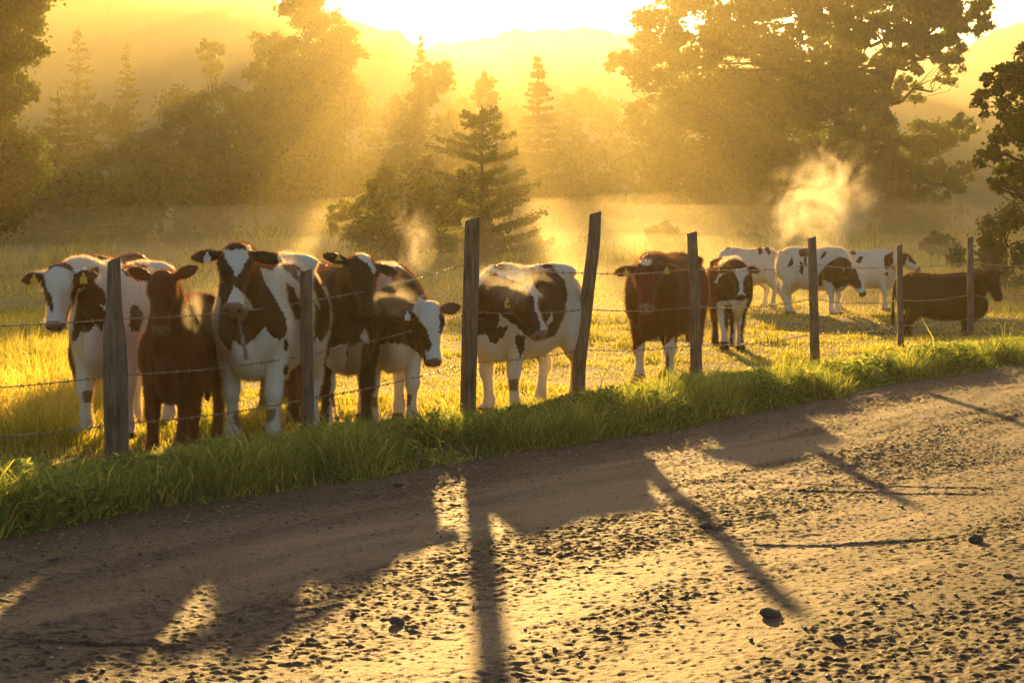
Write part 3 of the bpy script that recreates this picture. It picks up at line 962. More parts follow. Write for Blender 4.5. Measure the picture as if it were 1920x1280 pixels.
# D
make_cow('black cow with a slanting white blaze and one yellow ear tag, head raised', (650, 15.5), 22, 0.99, (679, 484, 14.95, 1.05), 16, 52, D_, [
    (W, [(462, 140), (530, 140), (562, 185), (592, 240), (582, 275), (540, 215), (490, 175)]),
    (W, [(325, 705), (428, 685), (415, 780), (390, 980), (372, 1250), (300, 1250), (318, 980), (325, 850), (285, 800)]),
    ((.5, .42, .30), [(432, 705), (515, 665), (492, 850), (470, 1000), (460, 1250), (385, 1250), (385, 1000), (410, 850)]),
    (D_, [(322, 980), (390, 975), (388, 1060), (328, 1065)]),
    (W, [(500, 655), (522, 590), (548, 650), (545, 690)])], 3, legs=(.0, -.04, .0, .0), tags=((1, 'y', 1.1),), ear=(.12, -.5), roll=-6)
# E head low
make_cow('black and white cow lowering its white face beside the tall straight post', (735, 15.9), 9, 0.985, (806, 572, 14.9, 1.03), 20, 74, W, [
    (D_, [(560, 440), (640, 350), (690, 310), (700, 240), (730, 205), (800, 225), (850, 290), (870, 340), (900, 390), (860, 390), (830, 440), (810, 490), (850, 540), (900, 600), (925, 680), (905, 740), (880, 790), (840, 740), (790, 700), (760, 690), (700, 680), (540, 690), (540, 600)]),
    (W, [(830, 460), (880, 428), (940, 435), (975, 490), (972, 560), (962, 640), (990, 740), (1010, 775), (885, 770), (890, 730), (925, 730), (930, 680), (905, 610), (880, 560), (840, 500)]),
    (D_, [(850, 400), (930, 385), (955, 430), (890, 430)]), (D_, [(972, 480), (1005, 520), (990, 640), (968, 620)]),
    (BROWN, [(955, 425), (1000, 380), (1120, 370), (1130, 540), (1030, 540), (980, 520)]),
    (KNEE, [(545, 1000), (612, 1000), (600, 1070), (550, 1060)]), (KNEE, [(748, 990), (808, 990), (796, 1060), (760, 1060)])], 3, legs=(.04, -.03, 0, .04), ear=(-.28, .1), tags=((1, 'w', .8),), roll=-8)
# F side
make_cow('black and white cow standing broadside between the two tallest posts, head turned to the right', (938, 17.2), -32, 0.965, (980, 540, 16.55, 1.05), 42, 58, W, [
    (D_, [(240, 480), (320, 410), (350, 420), (390, 460), (480, 470), (560, 440), (620, 470), (770, 470), (775, 560), (760, 680), (700, 800), (600, 820), (540, 800), (480, 770), (430, 740), (400, 800), (350, 850), (320, 840), (300, 790), (230, 800)]),
    (D_, [(330, 375), (380, 365), (410, 400), (390, 412)]), (D_, [(470, 345), (530, 350), (535, 378), (490, 368)]), (D_, [(545, 395), (640, 410), (640, 470), (560, 450)]), (D_, [(610, 365), (680, 370), (698, 400), (640, 402), (620, 390)]),
    (D_, [(560, 430), (700, 400), (770, 470), (640, 500)]),
    (W, [(505, 492), (570, 485), (630, 558), (602, 562), (602, 620), (627, 700), (660, 750), (645, 795), (620, 760), (615, 720), (588, 640), (573, 560), (540, 530)]),
    (W, [(368, 655), (440, 715), (530, 795), (470, 785), (430, 745), (362, 745), (370, 700)]), (W, [(692, 650), (692, 700), (662, 745), (650, 720)]),
    (D_, [(465, 790), (537, 800), (522, 870), (500, 935), (478, 880)]), (W, [(245, 490), (300, 405), (302, 445), (248, 515)]),
    (KNEE, [(412, 1060), (485, 1060), (480, 1130), (430, 1130)])], 4, legs=(.02, -.06, -.03, .06), tags=((1, 'y', 1.0),), fat=1.05, ear=(-.1, .25), roll=10, tail_swing=.05)
# G brown
make_cow('stocky red brown cow with white forelegs facing the camera beside the dark brown post', (1228, 20.8), -20, 1.03, (1212, 494, 19.9, 1.08), -3, 62, RED, [
    (W, [(312, 270), (350, 285), (402, 266), (402, 306), (370, 314), (330, 302)]), (W, [(283, 950), (350, 890), (385, 1040), (380, 1130), (290, 1130)]),
    (W, [(448, 930), (538, 885), (515, 1040), (500, 1100), (425, 1090), (412, 1040)]), (W, [(350, 890), (460, 842), (482, 905), (420, 925), (340, 915)]), (W, [(532, 880), (582, 850), (592, 1040), (580, 1160), (540, 1160)])], 5,
    legs=(.0, .0, .0, .0), tags=((-1, 'y', .9), (1, 'y', .9)), fat=1.2, ear=(-.1, .05))
# H
make_cow('dark cow with white shoulders walking towards the camera, further out in the field', (1373, 27.2), 0, 0.99, (1386, 498, 26.4, 1.0), 4, 74, (0.05, .018, .009), [
    (W, [(1015, 340), (1125, 325), (1130, 370), (1095, 410), (1090, 500), (1115, 535), (1045, 540), (1065, 490), (1060, 420), (1030, 370)]),
    (W, [(905, 330), (950, 225), (1020, 190), (1100, 205), (1135, 300), (1090, 290), (1060, 275), (1000, 262), (940, 320)]),
    (W, [(900, 580), (1130, 560), (1095, 650), (1080, 760), (1075, 920), (1010, 920), (1030, 700), (1010, 650), (1000, 605), (960, 605), (952, 720), (985, 880), (905, 880)]),
    (W, [(880, 430), (915, 370), (955, 372), (910, 405), (895, 450)])], 5, legs=(-.12, .10, .1, -.1), fat=1.1, leg_spread=.8)
# I behind H
make_cow('white cow with two small dark spots on its rump, half hidden behind the walking cow', (1372, 42.0), -62, 1.0, (1335, 520, 41.2), -60, 60, W, [
    (D_, [(1192, 160), (1225, 160), (1242, 222), (1212, 230)]), (D_, [(1243, 155), (1280, 165), (1302, 215), (1282, 235), (1260, 200)]), (D_, [(1335, 215), (1356, 255), (1347, 300)]), (D_, [(950, 195), (990, 160), (1002, 182)])], 5, fat=1.05)
# J
make_cow('white cow with dark neck lowering its head, behind the leaning brown post', (1562, 38.6), 52, 1.04, (1604, 508, 37.7, 1.05), 40, 62, W, [
    (D_, [(215, 300), (250, 235), (258, 290), (235, 315)]), (D_, [(295, 190), (370, 170), (370, 235), (310, 235)]), (D_, [(308, 265), (337, 285), (327, 365), (303, 350)]), (D_, [(335, 250), (357, 225), (357, 320), (340, 290)]),
    (D_, [(455, 240), (480, 200), (502, 196), (492, 228), (465, 254)]),
    (D_, [(435, 370), (500, 290), (590, 235), (640, 245), (690, 290), (710, 330), (752, 430), (748, 462), (715, 462), (680, 440), (660, 430), (600, 455), (570, 475), (540, 430), (470, 400), (465, 445), (440, 445)]),
    (W, [(695, 280), (755, 280), (770, 340), (765, 400), (748, 430), (735, 380)]), (W, [(615, 322), (632, 322), (626, 350)])], 6, legs=(0, .05, -.05, .08), tail_swing=.12, ear=(.1, .0))
# K
make_cow('mostly white cow with scattered dark spots seen from the side, furthest of the herd', (1655, 41.3), 78, 1.0, (1694, 478, 40.9, .98), 70, 40, W, [
    (D_, [(668, 198), (700, 188), (712, 218), (680, 225)]), (D_, [(705, 275), (738, 226), (762, 238), (742, 284)]), (D_, [(913, 230), (978, 200), (978, 280), (930, 332), (912, 300)]), (D_, [(908, 362), (942, 336), (942, 378)]),
    (D_, [(1040, 190), (1070, 170), (1115, 160), (1145, 220), (1140, 290), (1095, 275), (1080, 230), (1060, 300), (1038, 290)])], 6, legs=(0, .04, -.03, .08))
# L
make_cow('short nearly black cow standing in the shade at the right behind the square posts', (1812, 33.2), 78, 0.97, (1858, 509, 32.4, 1.12), 36, 64, (0.014, 0.004, 0.002), (), 6, fat=1.1, legs=(.06, -.05, -.10, .05), ear=(-.3, .0))

# ------------------------------------------------------------------ fence
POSTS = [  # px base, py base, py top, top px shift, radius m, kind label
    (-160, 918, 500, 0, .05, None),
    (218, 874, 488, -4, .062, 'grey weathered post with bulging sides, leftmost in the picture'),
    (577, 818, 509, -4, .047, 'short straight grey post in front of the black and white cow with the forehead triangle'),
    (877, 774, 412, 9, .066, 'thick tall grey post just left of the broadside cow'),
    (1084, 742, 400, 32, .058, 'crooked tall post leaning to the right with a kink'),
    (1307, 712, 437, -9, .056, 'round brown post beside the red brown cow with white forelegs'),
    (1529, 670, 446, -7, .056, 'reddish brown post in front of the white cow lowering its head'),
    (1689, 640, 460, -3, .052, 'thin grey post standing before the rump of the nearly black cow'),
    (1820, 622, 445, -1, .060, 'square grey post standing before the shoulder of the nearly black cow'),
    (1975, 601, 448, 2, .055, None)]
post_pts = []


def make_post(i, pxb, pyb, pyt, shift, r, label):
    rr_ = ray(pxb, pyb); t = -CAM_H / rr_.z
    x, y = rr_.x * t, rr_.y * t
    z0 = gz(x, y)
    top = at(pxb + shift, pyt, y)
    post_pts.append((Vector((x, y, z0)), top, r))
    if label is None and i == 0:
        pass
    Hh = top.z - z0
    n = 26; seg = 20
    square = label is not None and ('thin grey' in label or 'square' in label)
    off = rng.uniform(0, 90, 3)
    V = []
    for k in range(n + 1):
        tt = k / n
        cx = x + (top.x - x) * tt
        if label and 'crooked' in label:
            cx = x + (top.x - x) * (0.25 * sstep(0, .3, tt) + .25 * sstep(.3, .55, tt) + .5 * tt) if False else x + (top.x - x) * float(np.interp(tt, [0, .18, .3, .62, .85, 1], [0, .04, .22, .62, .93, 1.0]))
        for j in range(seg):
            a = j / seg * 2 * math.pi
            c, s_ = math.cos(a), math.sin(a)
            if square:
                pw = 0.35
                c2 = math.copysign(abs(c) ** pw, c); s2 = math.copysign(abs(s_) ** pw, s_)
                c, s_ = c2 * .82, s2 * .82
            V.append([cx + c * r, y + s_ * r, z0 - 0.3 * (k == 0) + Hh * tt, c, s_, tt])
    V = np.array(V)
    P = np.column_stack([V[:, 3] * 1.3, V[:, 4] * 1.3, V[:, 2] * 2.2]) + off
    g = fbm(P, 4, 2) * (0.05 if square else 0.17) + 0.06 * fbm(np.column_stack([V[:, 3] * 5, V[:, 4] * 5, V[:, 2] * .8]) + off, 3, 5)
    taper = 1.06 - 0.12 * V[:, 5]
    if i == 1: g = g + 0.22 * np.exp(-((V[:, 5] - .32) / .35) ** 2) - 0.28 * sstep(.55, 1.0, V[:, 5]) + 0.10 * np.exp(-((V[:, 5] - .62) / .06) ** 2)
    cxs = V[:, 0] - V[:, 3] * r; cys = V[:, 1] - V[:, 4] * r
    X_ = cxs + V[:, 3] * r * (taper + g); Y_ = cys + V[:, 4] * r * (taper + g)
    Zt = V[:, 2] + (V[:, 5] == 1) * (0.015 * V[:, 3] + 0.008 * fbm(P * 3, 2, 8))
    co = np.column_stack([X_, Y_, Zt]) - np.array([x, y, z0])
    m = n + 1
    ii = np.arange(n)[:, None] * seg; j = np.arange(seg)[None]; j2 = (j + 1) % seg
    qd = np.stack([ii + j, ii + j2, ii + seg + j2, ii + seg + j], -1).reshape(-1, 4)
    # bevelled top with a sunken, cracked cut face
    last = co[-seg:]
    cen = last.mean(0)
    ins = cen + (last - cen) * 0.88 + np.array([0, 0, .006])
    co = np.vstack([co, ins, cen + np.array([0, 0, .004])])
    o1 = n * seg; o2 = m * seg
    jj = np.arange(seg); jj2 = (jj + 1) % seg
    qd = np.vstack([qd, np.column_stack([o1 + jj, o1 + jj2, o2 + jj2, o2 + jj])])
    tr = np.column_stack([o2 + jj, o2 + jj2, np.full(seg, o2 + seg)])
    o = np_obj('fence_post', co, tris=tr, quads=qd, mat=M['post'], smooth=True)
    o.location = (x, y, z0)
    tag(o, label or ('weathered fence post just outside the left of the picture' if i == 0 else 'weathered fence post just outside the right of the picture'), 'fence post', 'posts of the pasture fence')


for i, p in enumerate(POSTS): make_post(i, *p)


def make_wire(pys, label):
    """pys: height (as bearing) of the strand at each post, None = not there"""
    pts = []
    for (b, t_, r), py in zip(post_pts, pys):
        if py is None: continue
        p = at(0, py, b.y)
        tt = (p.z - b.z) / (t_.z - b.z)
        pts.append(Vector((b.x + (t_.x - b.x) * tt - 0.0, b.y + r * 1.0, p.z)))
    path = []
    for a, b in zip(pts[:-1], pts[1:]):
        L_ = (b - a).length; n = int(L_ / 0.025); sag = 0.012 * L_
        for k in range(n):
            t = k / n
            p = a.lerp(b, t); p.z -= sag * 4 * t * (1 - t); p += Vector((0, random.uniform(-1, 1) * .001, random.uniform(-1, 1) * .0012))
            path.append(p)
    path.append(pts[-1])
    P = np.array([p[:] for p in path])
    s = Soup()
    # two twisted strands
    arc = np.arange(len(P)) * 0.025
    for ph in (0, math.pi):
        off = np.column_stack([np.zeros(len(P)), np.cos(arc * 70 + ph), np.sin(arc * 70 + ph)]) * 0.0022
        s.loft(np.column_stack([P + off, np.full((len(P), 2), .0023)]), (0.0, 0.3, 1.0), 5, 2, 1)
    k = 3
    while k < len(P) - 3:
        c = P[k]
        for q_ in range(2):
            dv = rng.normal(size=3); dv[0] *= .4; dv[1] *= .4; dv /= np.linalg.norm(dv)
            e = c + np.array([.006 * q_, .0, 0])
            s.loft(np.array([[*(e - dv * .015), .0008, .0008], [*e, .0026, .0026], [*(e + dv * .015), .0008, .0008]]), (0.3, 1.0, 0.1), 4, 2, 1)
        k += random.choice((4, 5, 5, 6))
    v, t, q_ = s.arrays()
    o0 = P[0]
    o = np_obj('barbed_wire', v - o0, tris=t, quads=q_, mat=M['wire'])
    o.location = tuple(o0)
    tag(o, label, 'barbed wire', 'barbed wire strands of the fence')


make_wire([612, 598, 566, 492, 512, 503, 494, 497, 491, 492], 'topmost barbed wire strand stapled along the fence posts')
make_wire([735, 704, 666, 585, 580, 575, 560, 563, 552, 556], 'middle barbed wire strand of the fence, below the topmost one')
make_wire([830, 796, 748, 680, 656, 647, 625, 610, 597, 590], 'lowest barbed wire strand of the fence, near the grass')

# ------------------------------------------------------------------ trees
def tube(s, pts, r0, r1, seg=7):
    pts = np.asarray(pts, float)
    n = len(pts)
    rr = np.linspace(r0, r1, n)
    d = pts[-1] - pts[0]
    side = np.cross(d, [0.31, 0.2, 0.9]); 
    if np.linalg.norm(side) < 1e-3: side = np.array([1., 0, 0])
    s.loft(np.column_stack([pts, rr, rr]), side, seg, 2, 1)


def wander(a, b, n, amp):
    a, b = np.asarray(a, float), np.asarray(b, float)
    t = np.linspace(0, 1, n)[:, None]
    p = a + (b - a) * t
    nz = rng.normal(0, amp, (n, 3)); nz[0] = nz[-1] = 0
    return p + nz * np.linalg.norm(b - a)


def leaf_faces(c, L, aspect=.7, flat=0.0):
    n = len(c)
    a = rng.normal(size=(n, 3)); a[:, 2] *= (1 - flat); a /= np.linalg.norm(a, axis=1)[:, None]
    b = rng.normal(size=(n, 3)); b -= (b * a).sum(1)[:, None] * a; b /= np.linalg.norm(b, axis=1)[:, None]
    L = np.asarray(L)[:, None]
    V = np.stack([c - a * L, c + b * L * aspect, c + a * L, c - b * L * aspect], 1)
    return V.reshape(-1, 3)


def broad_tree(name, base, blobs, label, leaf=.11, dens=1.0, trunk_r=.25, group='trees at the far edge of the pasture', cat='tree', limbs=True, hollow=.35, trunk_top=None, sub=.30, leafmat='leaf'):
    """blobs: list of (centre xyz, radius)"""
    base = np.array(base, float)
    root = empty(name, tuple(base))
    tag(root, label, cat, group)
    pts = []; shade = []
    centres = []
    for c, R in blobs:
        c = np.array(c, float)
        nsub = int(max(14, 24 * (R / .9) ** 1.8 * dens))
        nsub = min(nsub, 220)
        dirs = rng.normal(size=(nsub, 3)); dirs /= np.linalg.norm(dirs, axis=1)[:, None]
        rr = R * (hollow + (1 - hollow) * rng.random(nsub) ** .5)
        sc = c + dirs * rr[:, None] * np.array([1, 1, .85])
        for k in range(nsub):
            r_ = R * sub * rng.uniform(.6, 1.35)
            m = int(26 * (r_ / leaf) ** 1.5 * 0.55) + 10
            m = min(m, 600)
            g = rng.normal(0, .5, (m, 3)) * r_ * np.array([1, 1, .75])
            g[:, 2] -= 0.12 * (np.abs(g[:, 0]) + np.abs(g[:, 1]))
            pts.append(sc[k] + g)
            shade.append(np.clip(rng.normal(rng.uniform(.25, .75), .15, m), 0, 1))
        centres.append((c, R, sc))
    P = np.vstack(pts); sh = np.concatenate(shade)
    V = leaf_faces(P, leaf * rng.uniform(.55, 1.2, len(P))) - base
    np_obj('crown', V, quads=np.arange(len(V)).reshape(-1, 4), mat=M[leafmat], attrs={'shade': np.repeat(sh, 4)}, parent=root)
    s = Soup()
    tt = np.array(trunk_top if trunk_top is not None else (base + np.array([0, 0, 0]) + (np.mean([b[0] for b in blobs], axis=0) - base) * 1.25), float)
    tr = wander(base + np.array([0, 0, -.2]), tt, 9, .012)
    rr = np.linspace(trunk_r, trunk_r * .25, 9); rr[0] *= 1.4
    s.loft(np.column_stack([tr, rr, rr]), (1.0, 0, 0), 10, 2, 2)
    if limbs:
        for c, R, sc in centres:
            hz = np.clip((c[2] - base[2] - R * .6) / max(.1, (tt[2] - base[2])), .15, .95)
            k = int(round(hz * 8)); a = tr[k]
            pth = wander(a, c, 7, .055); pth[1:-1, 2] -= np.linalg.norm(c - a) * .06 * np.sin(np.linspace(.5, 2.6, 5))
            tube(s, pth, max(.03, trunk_r * .30 * (1 - .5 * hz)), .02)
            for q_ in range(min(len(sc), 9)):
                tube(s, wander(pth[rng.integers(2, 6)], sc[q_], 4, .07), .022, .008, 5)
    v, t, q_ = s.arrays()
    np_obj('trunk', v - base, tris=t, quads=q_, mat=M['trunk'], smooth=True, parent=root)
    return root


def conifer(name, base, H_, R_, label, pw=.85, dens=1.0, leaf=.09, group='trees at the far edge of the pasture', droop=.15, layers=None, start=.08, ragged=.25):
    base = np.array(base, float)
    root = empty(name, tuple(base)); tag(root, label, 'tree', group)
    s = Soup()
    tr = wander(base + np.array([0, 0, -.2]), base + np.array([0, 0, H_]), 8, .004)
    rr = np.linspace(H_ * .018 + .03, .012, 8)
    s.loft(np.column_stack([tr, rr, rr]), (1.0, 0, 0), 8, 2, 1)
    layers = layers or int(H_ * 2.6)
    P = []; Ls = []
    for k in range(layers):
        t = start + (1 - start) * (k + rng.uniform(-.3, .3)) / layers
        if t > .99: continue
        rad_ = R_ * (1 - t) ** pw + .06
        nb = rng.integers(5, 9)
        a0 = rng.uniform(0, 6.28)
        for b in range(nb):
            a = a0 + b / nb * 6.28 + rng.uniform(-.3, .3)
            ln = rad_ * rng.uniform(1 - ragged * 1.6, 1 + ragged)
            z = base[2] + H_ * t + rng.uniform(-.1, .1)
            st_ = np.array([base[0], base[1], z])
            dr = np.array([math.cos(a), math.sin(a), 0])
            n = 7
            tt_ = np.linspace(0, 1, n)
            lift = .18 - droop * 2.0 * tt_ + .6 * droop * tt_ ** 3 + .1 * tt_
            pth = st_ + dr * ln * tt_[:, None] + np.array([0, 0, 1]) * (lift * ln * tt_)[:, None]
            tube(s, pth, .012 + .012 * ln, .005, 5)
            m = int(34 * dens * ln / leaf * .16) + 8
            u = rng.random(m) ** .8
            c = st_ + dr * (ln * u)[:, None] + np.array([0, 0, 1]) * (np.interp(u, tt_, lift) * ln * u)[:, None]
            side = np.array([-dr[1], dr[0], 0])
            wdt = .26 * ln * (1 - u * .75) * np.minimum(1, u * 4)
            c = c + side * (rng.uniform(-1, 1, m) * wdt)[:, None] + np.array([0, 0, 1]) * rng.normal(-.03, .035, m)[:, None] * (1 + .4 * ln)
            P.append(c); Ls.append(leaf * rng.uniform(.6, 1.2, m))
    P = np.vstack(P); Ls = np.concatenate(Ls)
    V = leaf_faces(P, Ls, .35, .6) - base
    np_obj('crown', V, quads=np.arange(len(V)).reshape(-1, 4), mat=M['needle'], attrs={'shade': np.repeat(rng.random(len(P)), 4)}, parent=root)
    v, t, q_ = s.arrays()
    np_obj('trunk', v - base, tris=t, quads=q_, mat=M['trunk'], smooth=True, parent=root)
    return root


def blob(px, py, rpx, Y, dy=0.0):
    c = at(px, py, Y + dy)
    return (np.array(c), rpx / F * (Y + dy))


def bpt(px, Y):
    x = (px - 960) / F * Y
    return (x, Y, gz(x, Y))


def crown_from(px, top, halfw, Y, n=9, bottom=470, seed=0, shape=1.0):
    """lobes that fill a broad crown outline down to the ground"""
    r = random.Random(seed)
    out = []
    Hh = bottom - top
    rows = max(3, int(Hh / (halfw * .8)))
    for k in range(rows):
        t = (k + .5) / rows
        wid = halfw * (math.sin(min(1, t * 1.25 + .12) * math.pi / 2) ** .8) * (1.0)
        m = max(1, int(wid * 2 / (halfw * .7)))
        for j in range(m):
            x = px + (0 if m == 1 else (j / (m - 1) * 2 - 1) * wid * .62) + r.uniform(-.15, .15) * halfw
            R = halfw * r.uniform(.36, .52)
            out.append(blob(x, top + t * (Hh + 12) + r.uniform(-.1, .1) * halfw + (R * .5 if k == 0 else 0), R, Y, r.uniform(-1, 1) * halfw / F * Y * .7))
    return out


# --- trees far behind, left to right
broad_tree('broadleaf_tree', bpt(-20, 58), [blob(20, 30, 62, 58), blob(-40, 90, 80, 58), blob(40, 105, 46, 58), blob(30, -60, 90, 58), blob(-60, -20, 90, 58), blob(15, 165, 50, 58), blob(-50, 200, 80, 58), blob(0, 290, 80, 58), blob(-60, 380, 90, 58)],
           'dark broadleaf tree cut off by the upper left corner', leaf=.085, dens=1.1, trunk_r=.25)
bg = [
    # px, top, halfw, Y, label
    (60, 250, 95, 72, 'hazy rounded tree low at the far left, below the corner tree'),
    (215, 165, 78, 84, 'pale rounded tree between the two left spruces and the forked tree'),
    (330, 150, 85, 96, 'broad hazy tree left of the top-heavy crown'),
    (398, 62, 52, 104, 'tree with a small top-heavy crown standing above the left treeline'),
    (455, 140, 80, 92, 'dense hazy tree left of the tallest broken-crowned tree'),
    (745, 160, 62, 116, 'faint golden tree left of the pointed central tree'),
    (806, 96, 66, 110, 'faint golden tree with a pointed tip near the centre'),
    (912, 122, 50, 118, 'faint narrow tree between the central tree and the cone-shaped one'),
    (1095, 158, 60, 130, 'very pale tree just right of the cone-shaped one'),
    (1175, 235, 75, 112, 'pale tree beneath the left edge of the big maple'),
    (300, 265, 120, 76, 'shaded bushy tree in the dark mass behind the calf'),
    (480, 240, 115, 78, 'shaded bushy tree behind the cow with the forehead triangle'),
    (150, 300, 120, 74, 'shaded bushy tree behind the leftmost post'),
    (640, 260, 100, 86, 'golden hazy tree left of the lone spruce'),
    (1080, 320, 90, 104, 'low golden tree behind the crooked post'),
    (688, 178, 55, 134, 'very faint rounded tree right of the tallest broken-crowned tree'),
    (862, 168, 60, 136, 'very faint rounded tree behind the lone spruce'),
    (960, 182, 52, 138, 'very faint rounded tree left of the cone-shaped one'),
    (1052, 196, 55, 140, 'very faint low tree just right of the cone-shaped one'),
    (1135, 170, 50, 142, 'very faint tree against the edge of the big maple'),
]
for k, (px, top, hw, Y, lab) in enumerate(bg):
    broad_tree('broadleaf_tree', bpt(px, Y), crown_from(px, top, hw, Y, seed=k), lab, leaf=.0014 * Y, dens=.62, trunk_r=.2, limbs=(Y < 105), sub=.42)
# tallest broken crowned tree
broad_tree('broadleaf_tree', bpt(588, 106), [blob(560, 10, 40, 106), blob(600, 45, 40, 106), blob(575, -40, 55, 106), blob(640, 75, 36, 106), blob(668, 100, 22, 106), blob(615, 115, 45, 106), blob(550, 100, 50, 106), blob(510, 130, 48, 106), blob(490, 75, 20, 106), blob(590, 180, 70, 106, 1.5), blob(520, 220, 75, 106, -1.5), blob(640, 200, 50, 106), blob(660, 150, 24, 106), blob(560, 290, 85, 106), blob(470, 330, 80, 106), blob(630, 330, 70, 106), blob(540, 400, 85, 106)],
           'tallest broken-crowned tree left of the bright gap in the sky', leaf=.13, dens=.7, trunk_r=.4)
for (px, top, hwm, Y, lab) in [(152, 46, 2.2, 98, 'pointed spruce against the pale sky above the left treeline'), (112, 168, 2.6, 70, 'dark spruce in front of the left treeline'), (243, 78, 1.8, 112, 'faint thin spruce right of the pointed spruce'),
                              (1008, 96, 2.3, 108, 'faint cone-shaped tree right of the centre'), (790, 62, 1.5, 121, 'faint spruce tip poking above the central tree')]:
    b = bpt(px, Y); t = at(px, top, Y)
    conifer('spruce_tree', b, t.z - b[2], hwm, lab, dens=1.0 if px < 900 else 2.2, leaf=.0013 * Y, ragged=.3 if px < 900 else .15, droop=.1)

# --- mid distance: lone spruce and bushes
b = bpt(903, 63); t = at(890, 196, 63)
conifer('spruce_tree', b, t.z - b[2], 2.1, 'lone spruce with flat open branches in the middle of the field edge', pw=.48, dens=3.0, leaf=.06, droop=.03, ragged=.55, layers=13, group='small trees at the near edge of the wood')
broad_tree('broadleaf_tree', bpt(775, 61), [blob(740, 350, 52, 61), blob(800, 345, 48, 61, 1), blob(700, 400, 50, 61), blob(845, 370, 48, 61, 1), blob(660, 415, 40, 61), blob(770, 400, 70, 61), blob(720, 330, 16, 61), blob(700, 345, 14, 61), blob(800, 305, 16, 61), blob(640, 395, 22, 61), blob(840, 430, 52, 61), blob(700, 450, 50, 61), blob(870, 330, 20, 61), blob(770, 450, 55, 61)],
           'round yellow green bushy tree beside the lone spruce', leafmat='leaf_sun_tint', leaf=.075, dens=.75, trunk_r=.12, group='small trees at the near edge of the wood')
for (px, py, r, Y, lab) in [(1240, 428, 22, 66, 'small pale bush at the field edge left of the big maple'), (1000, 450, 18, 66, 'small pale bush behind the tall straight post'), (1290, 448, 18, 66, 'tiny pale bush at the field edge just left of the round brown post top'), (1885, 440, 60, 50, 'dark rounded bush at the right edge of the field'), (60, 440, 26, 70, 'hazy shrub at the far left edge of the pasture'), (345, 436, 24, 72, 'hazy shrub above the brown calf at the pasture edge'), (520, 442, 18, 71, 'small hazy shrub over the right ear of the forehead triangle cow'), (1400, 440, 24, 74, 'hazy shrub behind the cow walking towards the camera'), (1760, 446, 22, 64, 'low shrub between the two posts furthest right'), (1095, 452, 14, 66, 'low weedy bush beside the crooked post')]:
    broad_tree('bush', bpt(px, Y), [blob(px, py, r, Y), blob(px - r, py + r * .5, r * .7, Y), blob(px + r, py + r * .5, r * .7, Y), blob(px, py + r, r, Y)], lab, leaf=.06, dens=.8, trunk_r=.04, cat='bush', group='bushes along the field edge')

# --- big maple on the right
Yb = 100
bl = []
for (px, py, r) in [(1190, 90, 42), (1160, 120, 26), (1240, 45, 55), (1290, -20, 60), (1350, -60, 60), (1230, 130, 55), (1300, 90, 60), (1370, 40, 62), (1440, -10, 60), (1420, 90, 55), (1500, 30, 52), (1490, 110, 48), (1560, 80, 40), (1570, 0, 46), (1640, -40, 60),
                    (1720, -20, 62), (1800, 10, 46), (1830, 40, 26), (1760, 60, 34), (1730, 110, 26), (1640, 60, 34), (1290, 200, 70), (1210, 220, 52), (1380, 190, 75), (1480, 200, 70), (1570, 170, 60), (1620, 230, 55), (1700, 170, 34), (1780, 130, 30), (1740, 260, 50), (1800, 240, 34),
                    (1250, 300, 70), (1350, 300, 80), (1450, 310, 80), (1560, 300, 78), (1660, 330, 66), (1750, 340, 46), (1800, 330, 34), (1300, 390, 60), (1400, 400, 75), (1500, 400, 75), (1600, 400, 70), (1700, 400, 60), (1770, 400, 36), (1660, 120, 30), (1600, 40, 40), (1680, 40, 36), (1560, 135, 38), (1620, 150, 34), (1690, 90, 32), (1765, 10, 42), (1520, -20, 50), (1590, 95, 40), (1740, 70, 36), (1800, 70, 26), (1640, 185, 40), (1450, 150, 60), (1420, 250, 60)]:
    bl.append(blob(px, py, r * (1.12 if (px > 1540 and py < 150) else .95), Yb, random.uniform(-4.5, 4.5)))
broad_tree('maple_tree', bpt(1640, Yb), bl, 'huge spreading maple filling the upper right of the picture', leaf=.135, dens=.55, trunk_r=.6, trunk_top=tuple(at(1690, -80, Yb)), group='trees at the far edge of the pasture')
bl = [blob(px, py, r, 50, random.uniform(-1, 1)) for (px, py, r) in [(1860, 190, 36), (1910, 150, 40), (1880, 240, 40), (1940, 240, 60), (1850, 290, 26), (1900, 310, 34), (1870, 345, 20), (1915, 355, 22), (1970, 150, 80), (2000, 300, 80), (1960, 60, 50), (2040, 60, 110), (2040, 200, 110), (1850, 150, 14), (1878, 130, 10)]]
broad_tree('broadleaf_tree', bpt(2060, 50), bl, 'nearer dark tree reaching in from the right edge with hanging leafy boughs', leaf=.075, dens=1.0, trunk_r=.3, trunk_top=tuple(at(2030, -100, 50)), group='trees at the far edge of the pasture')

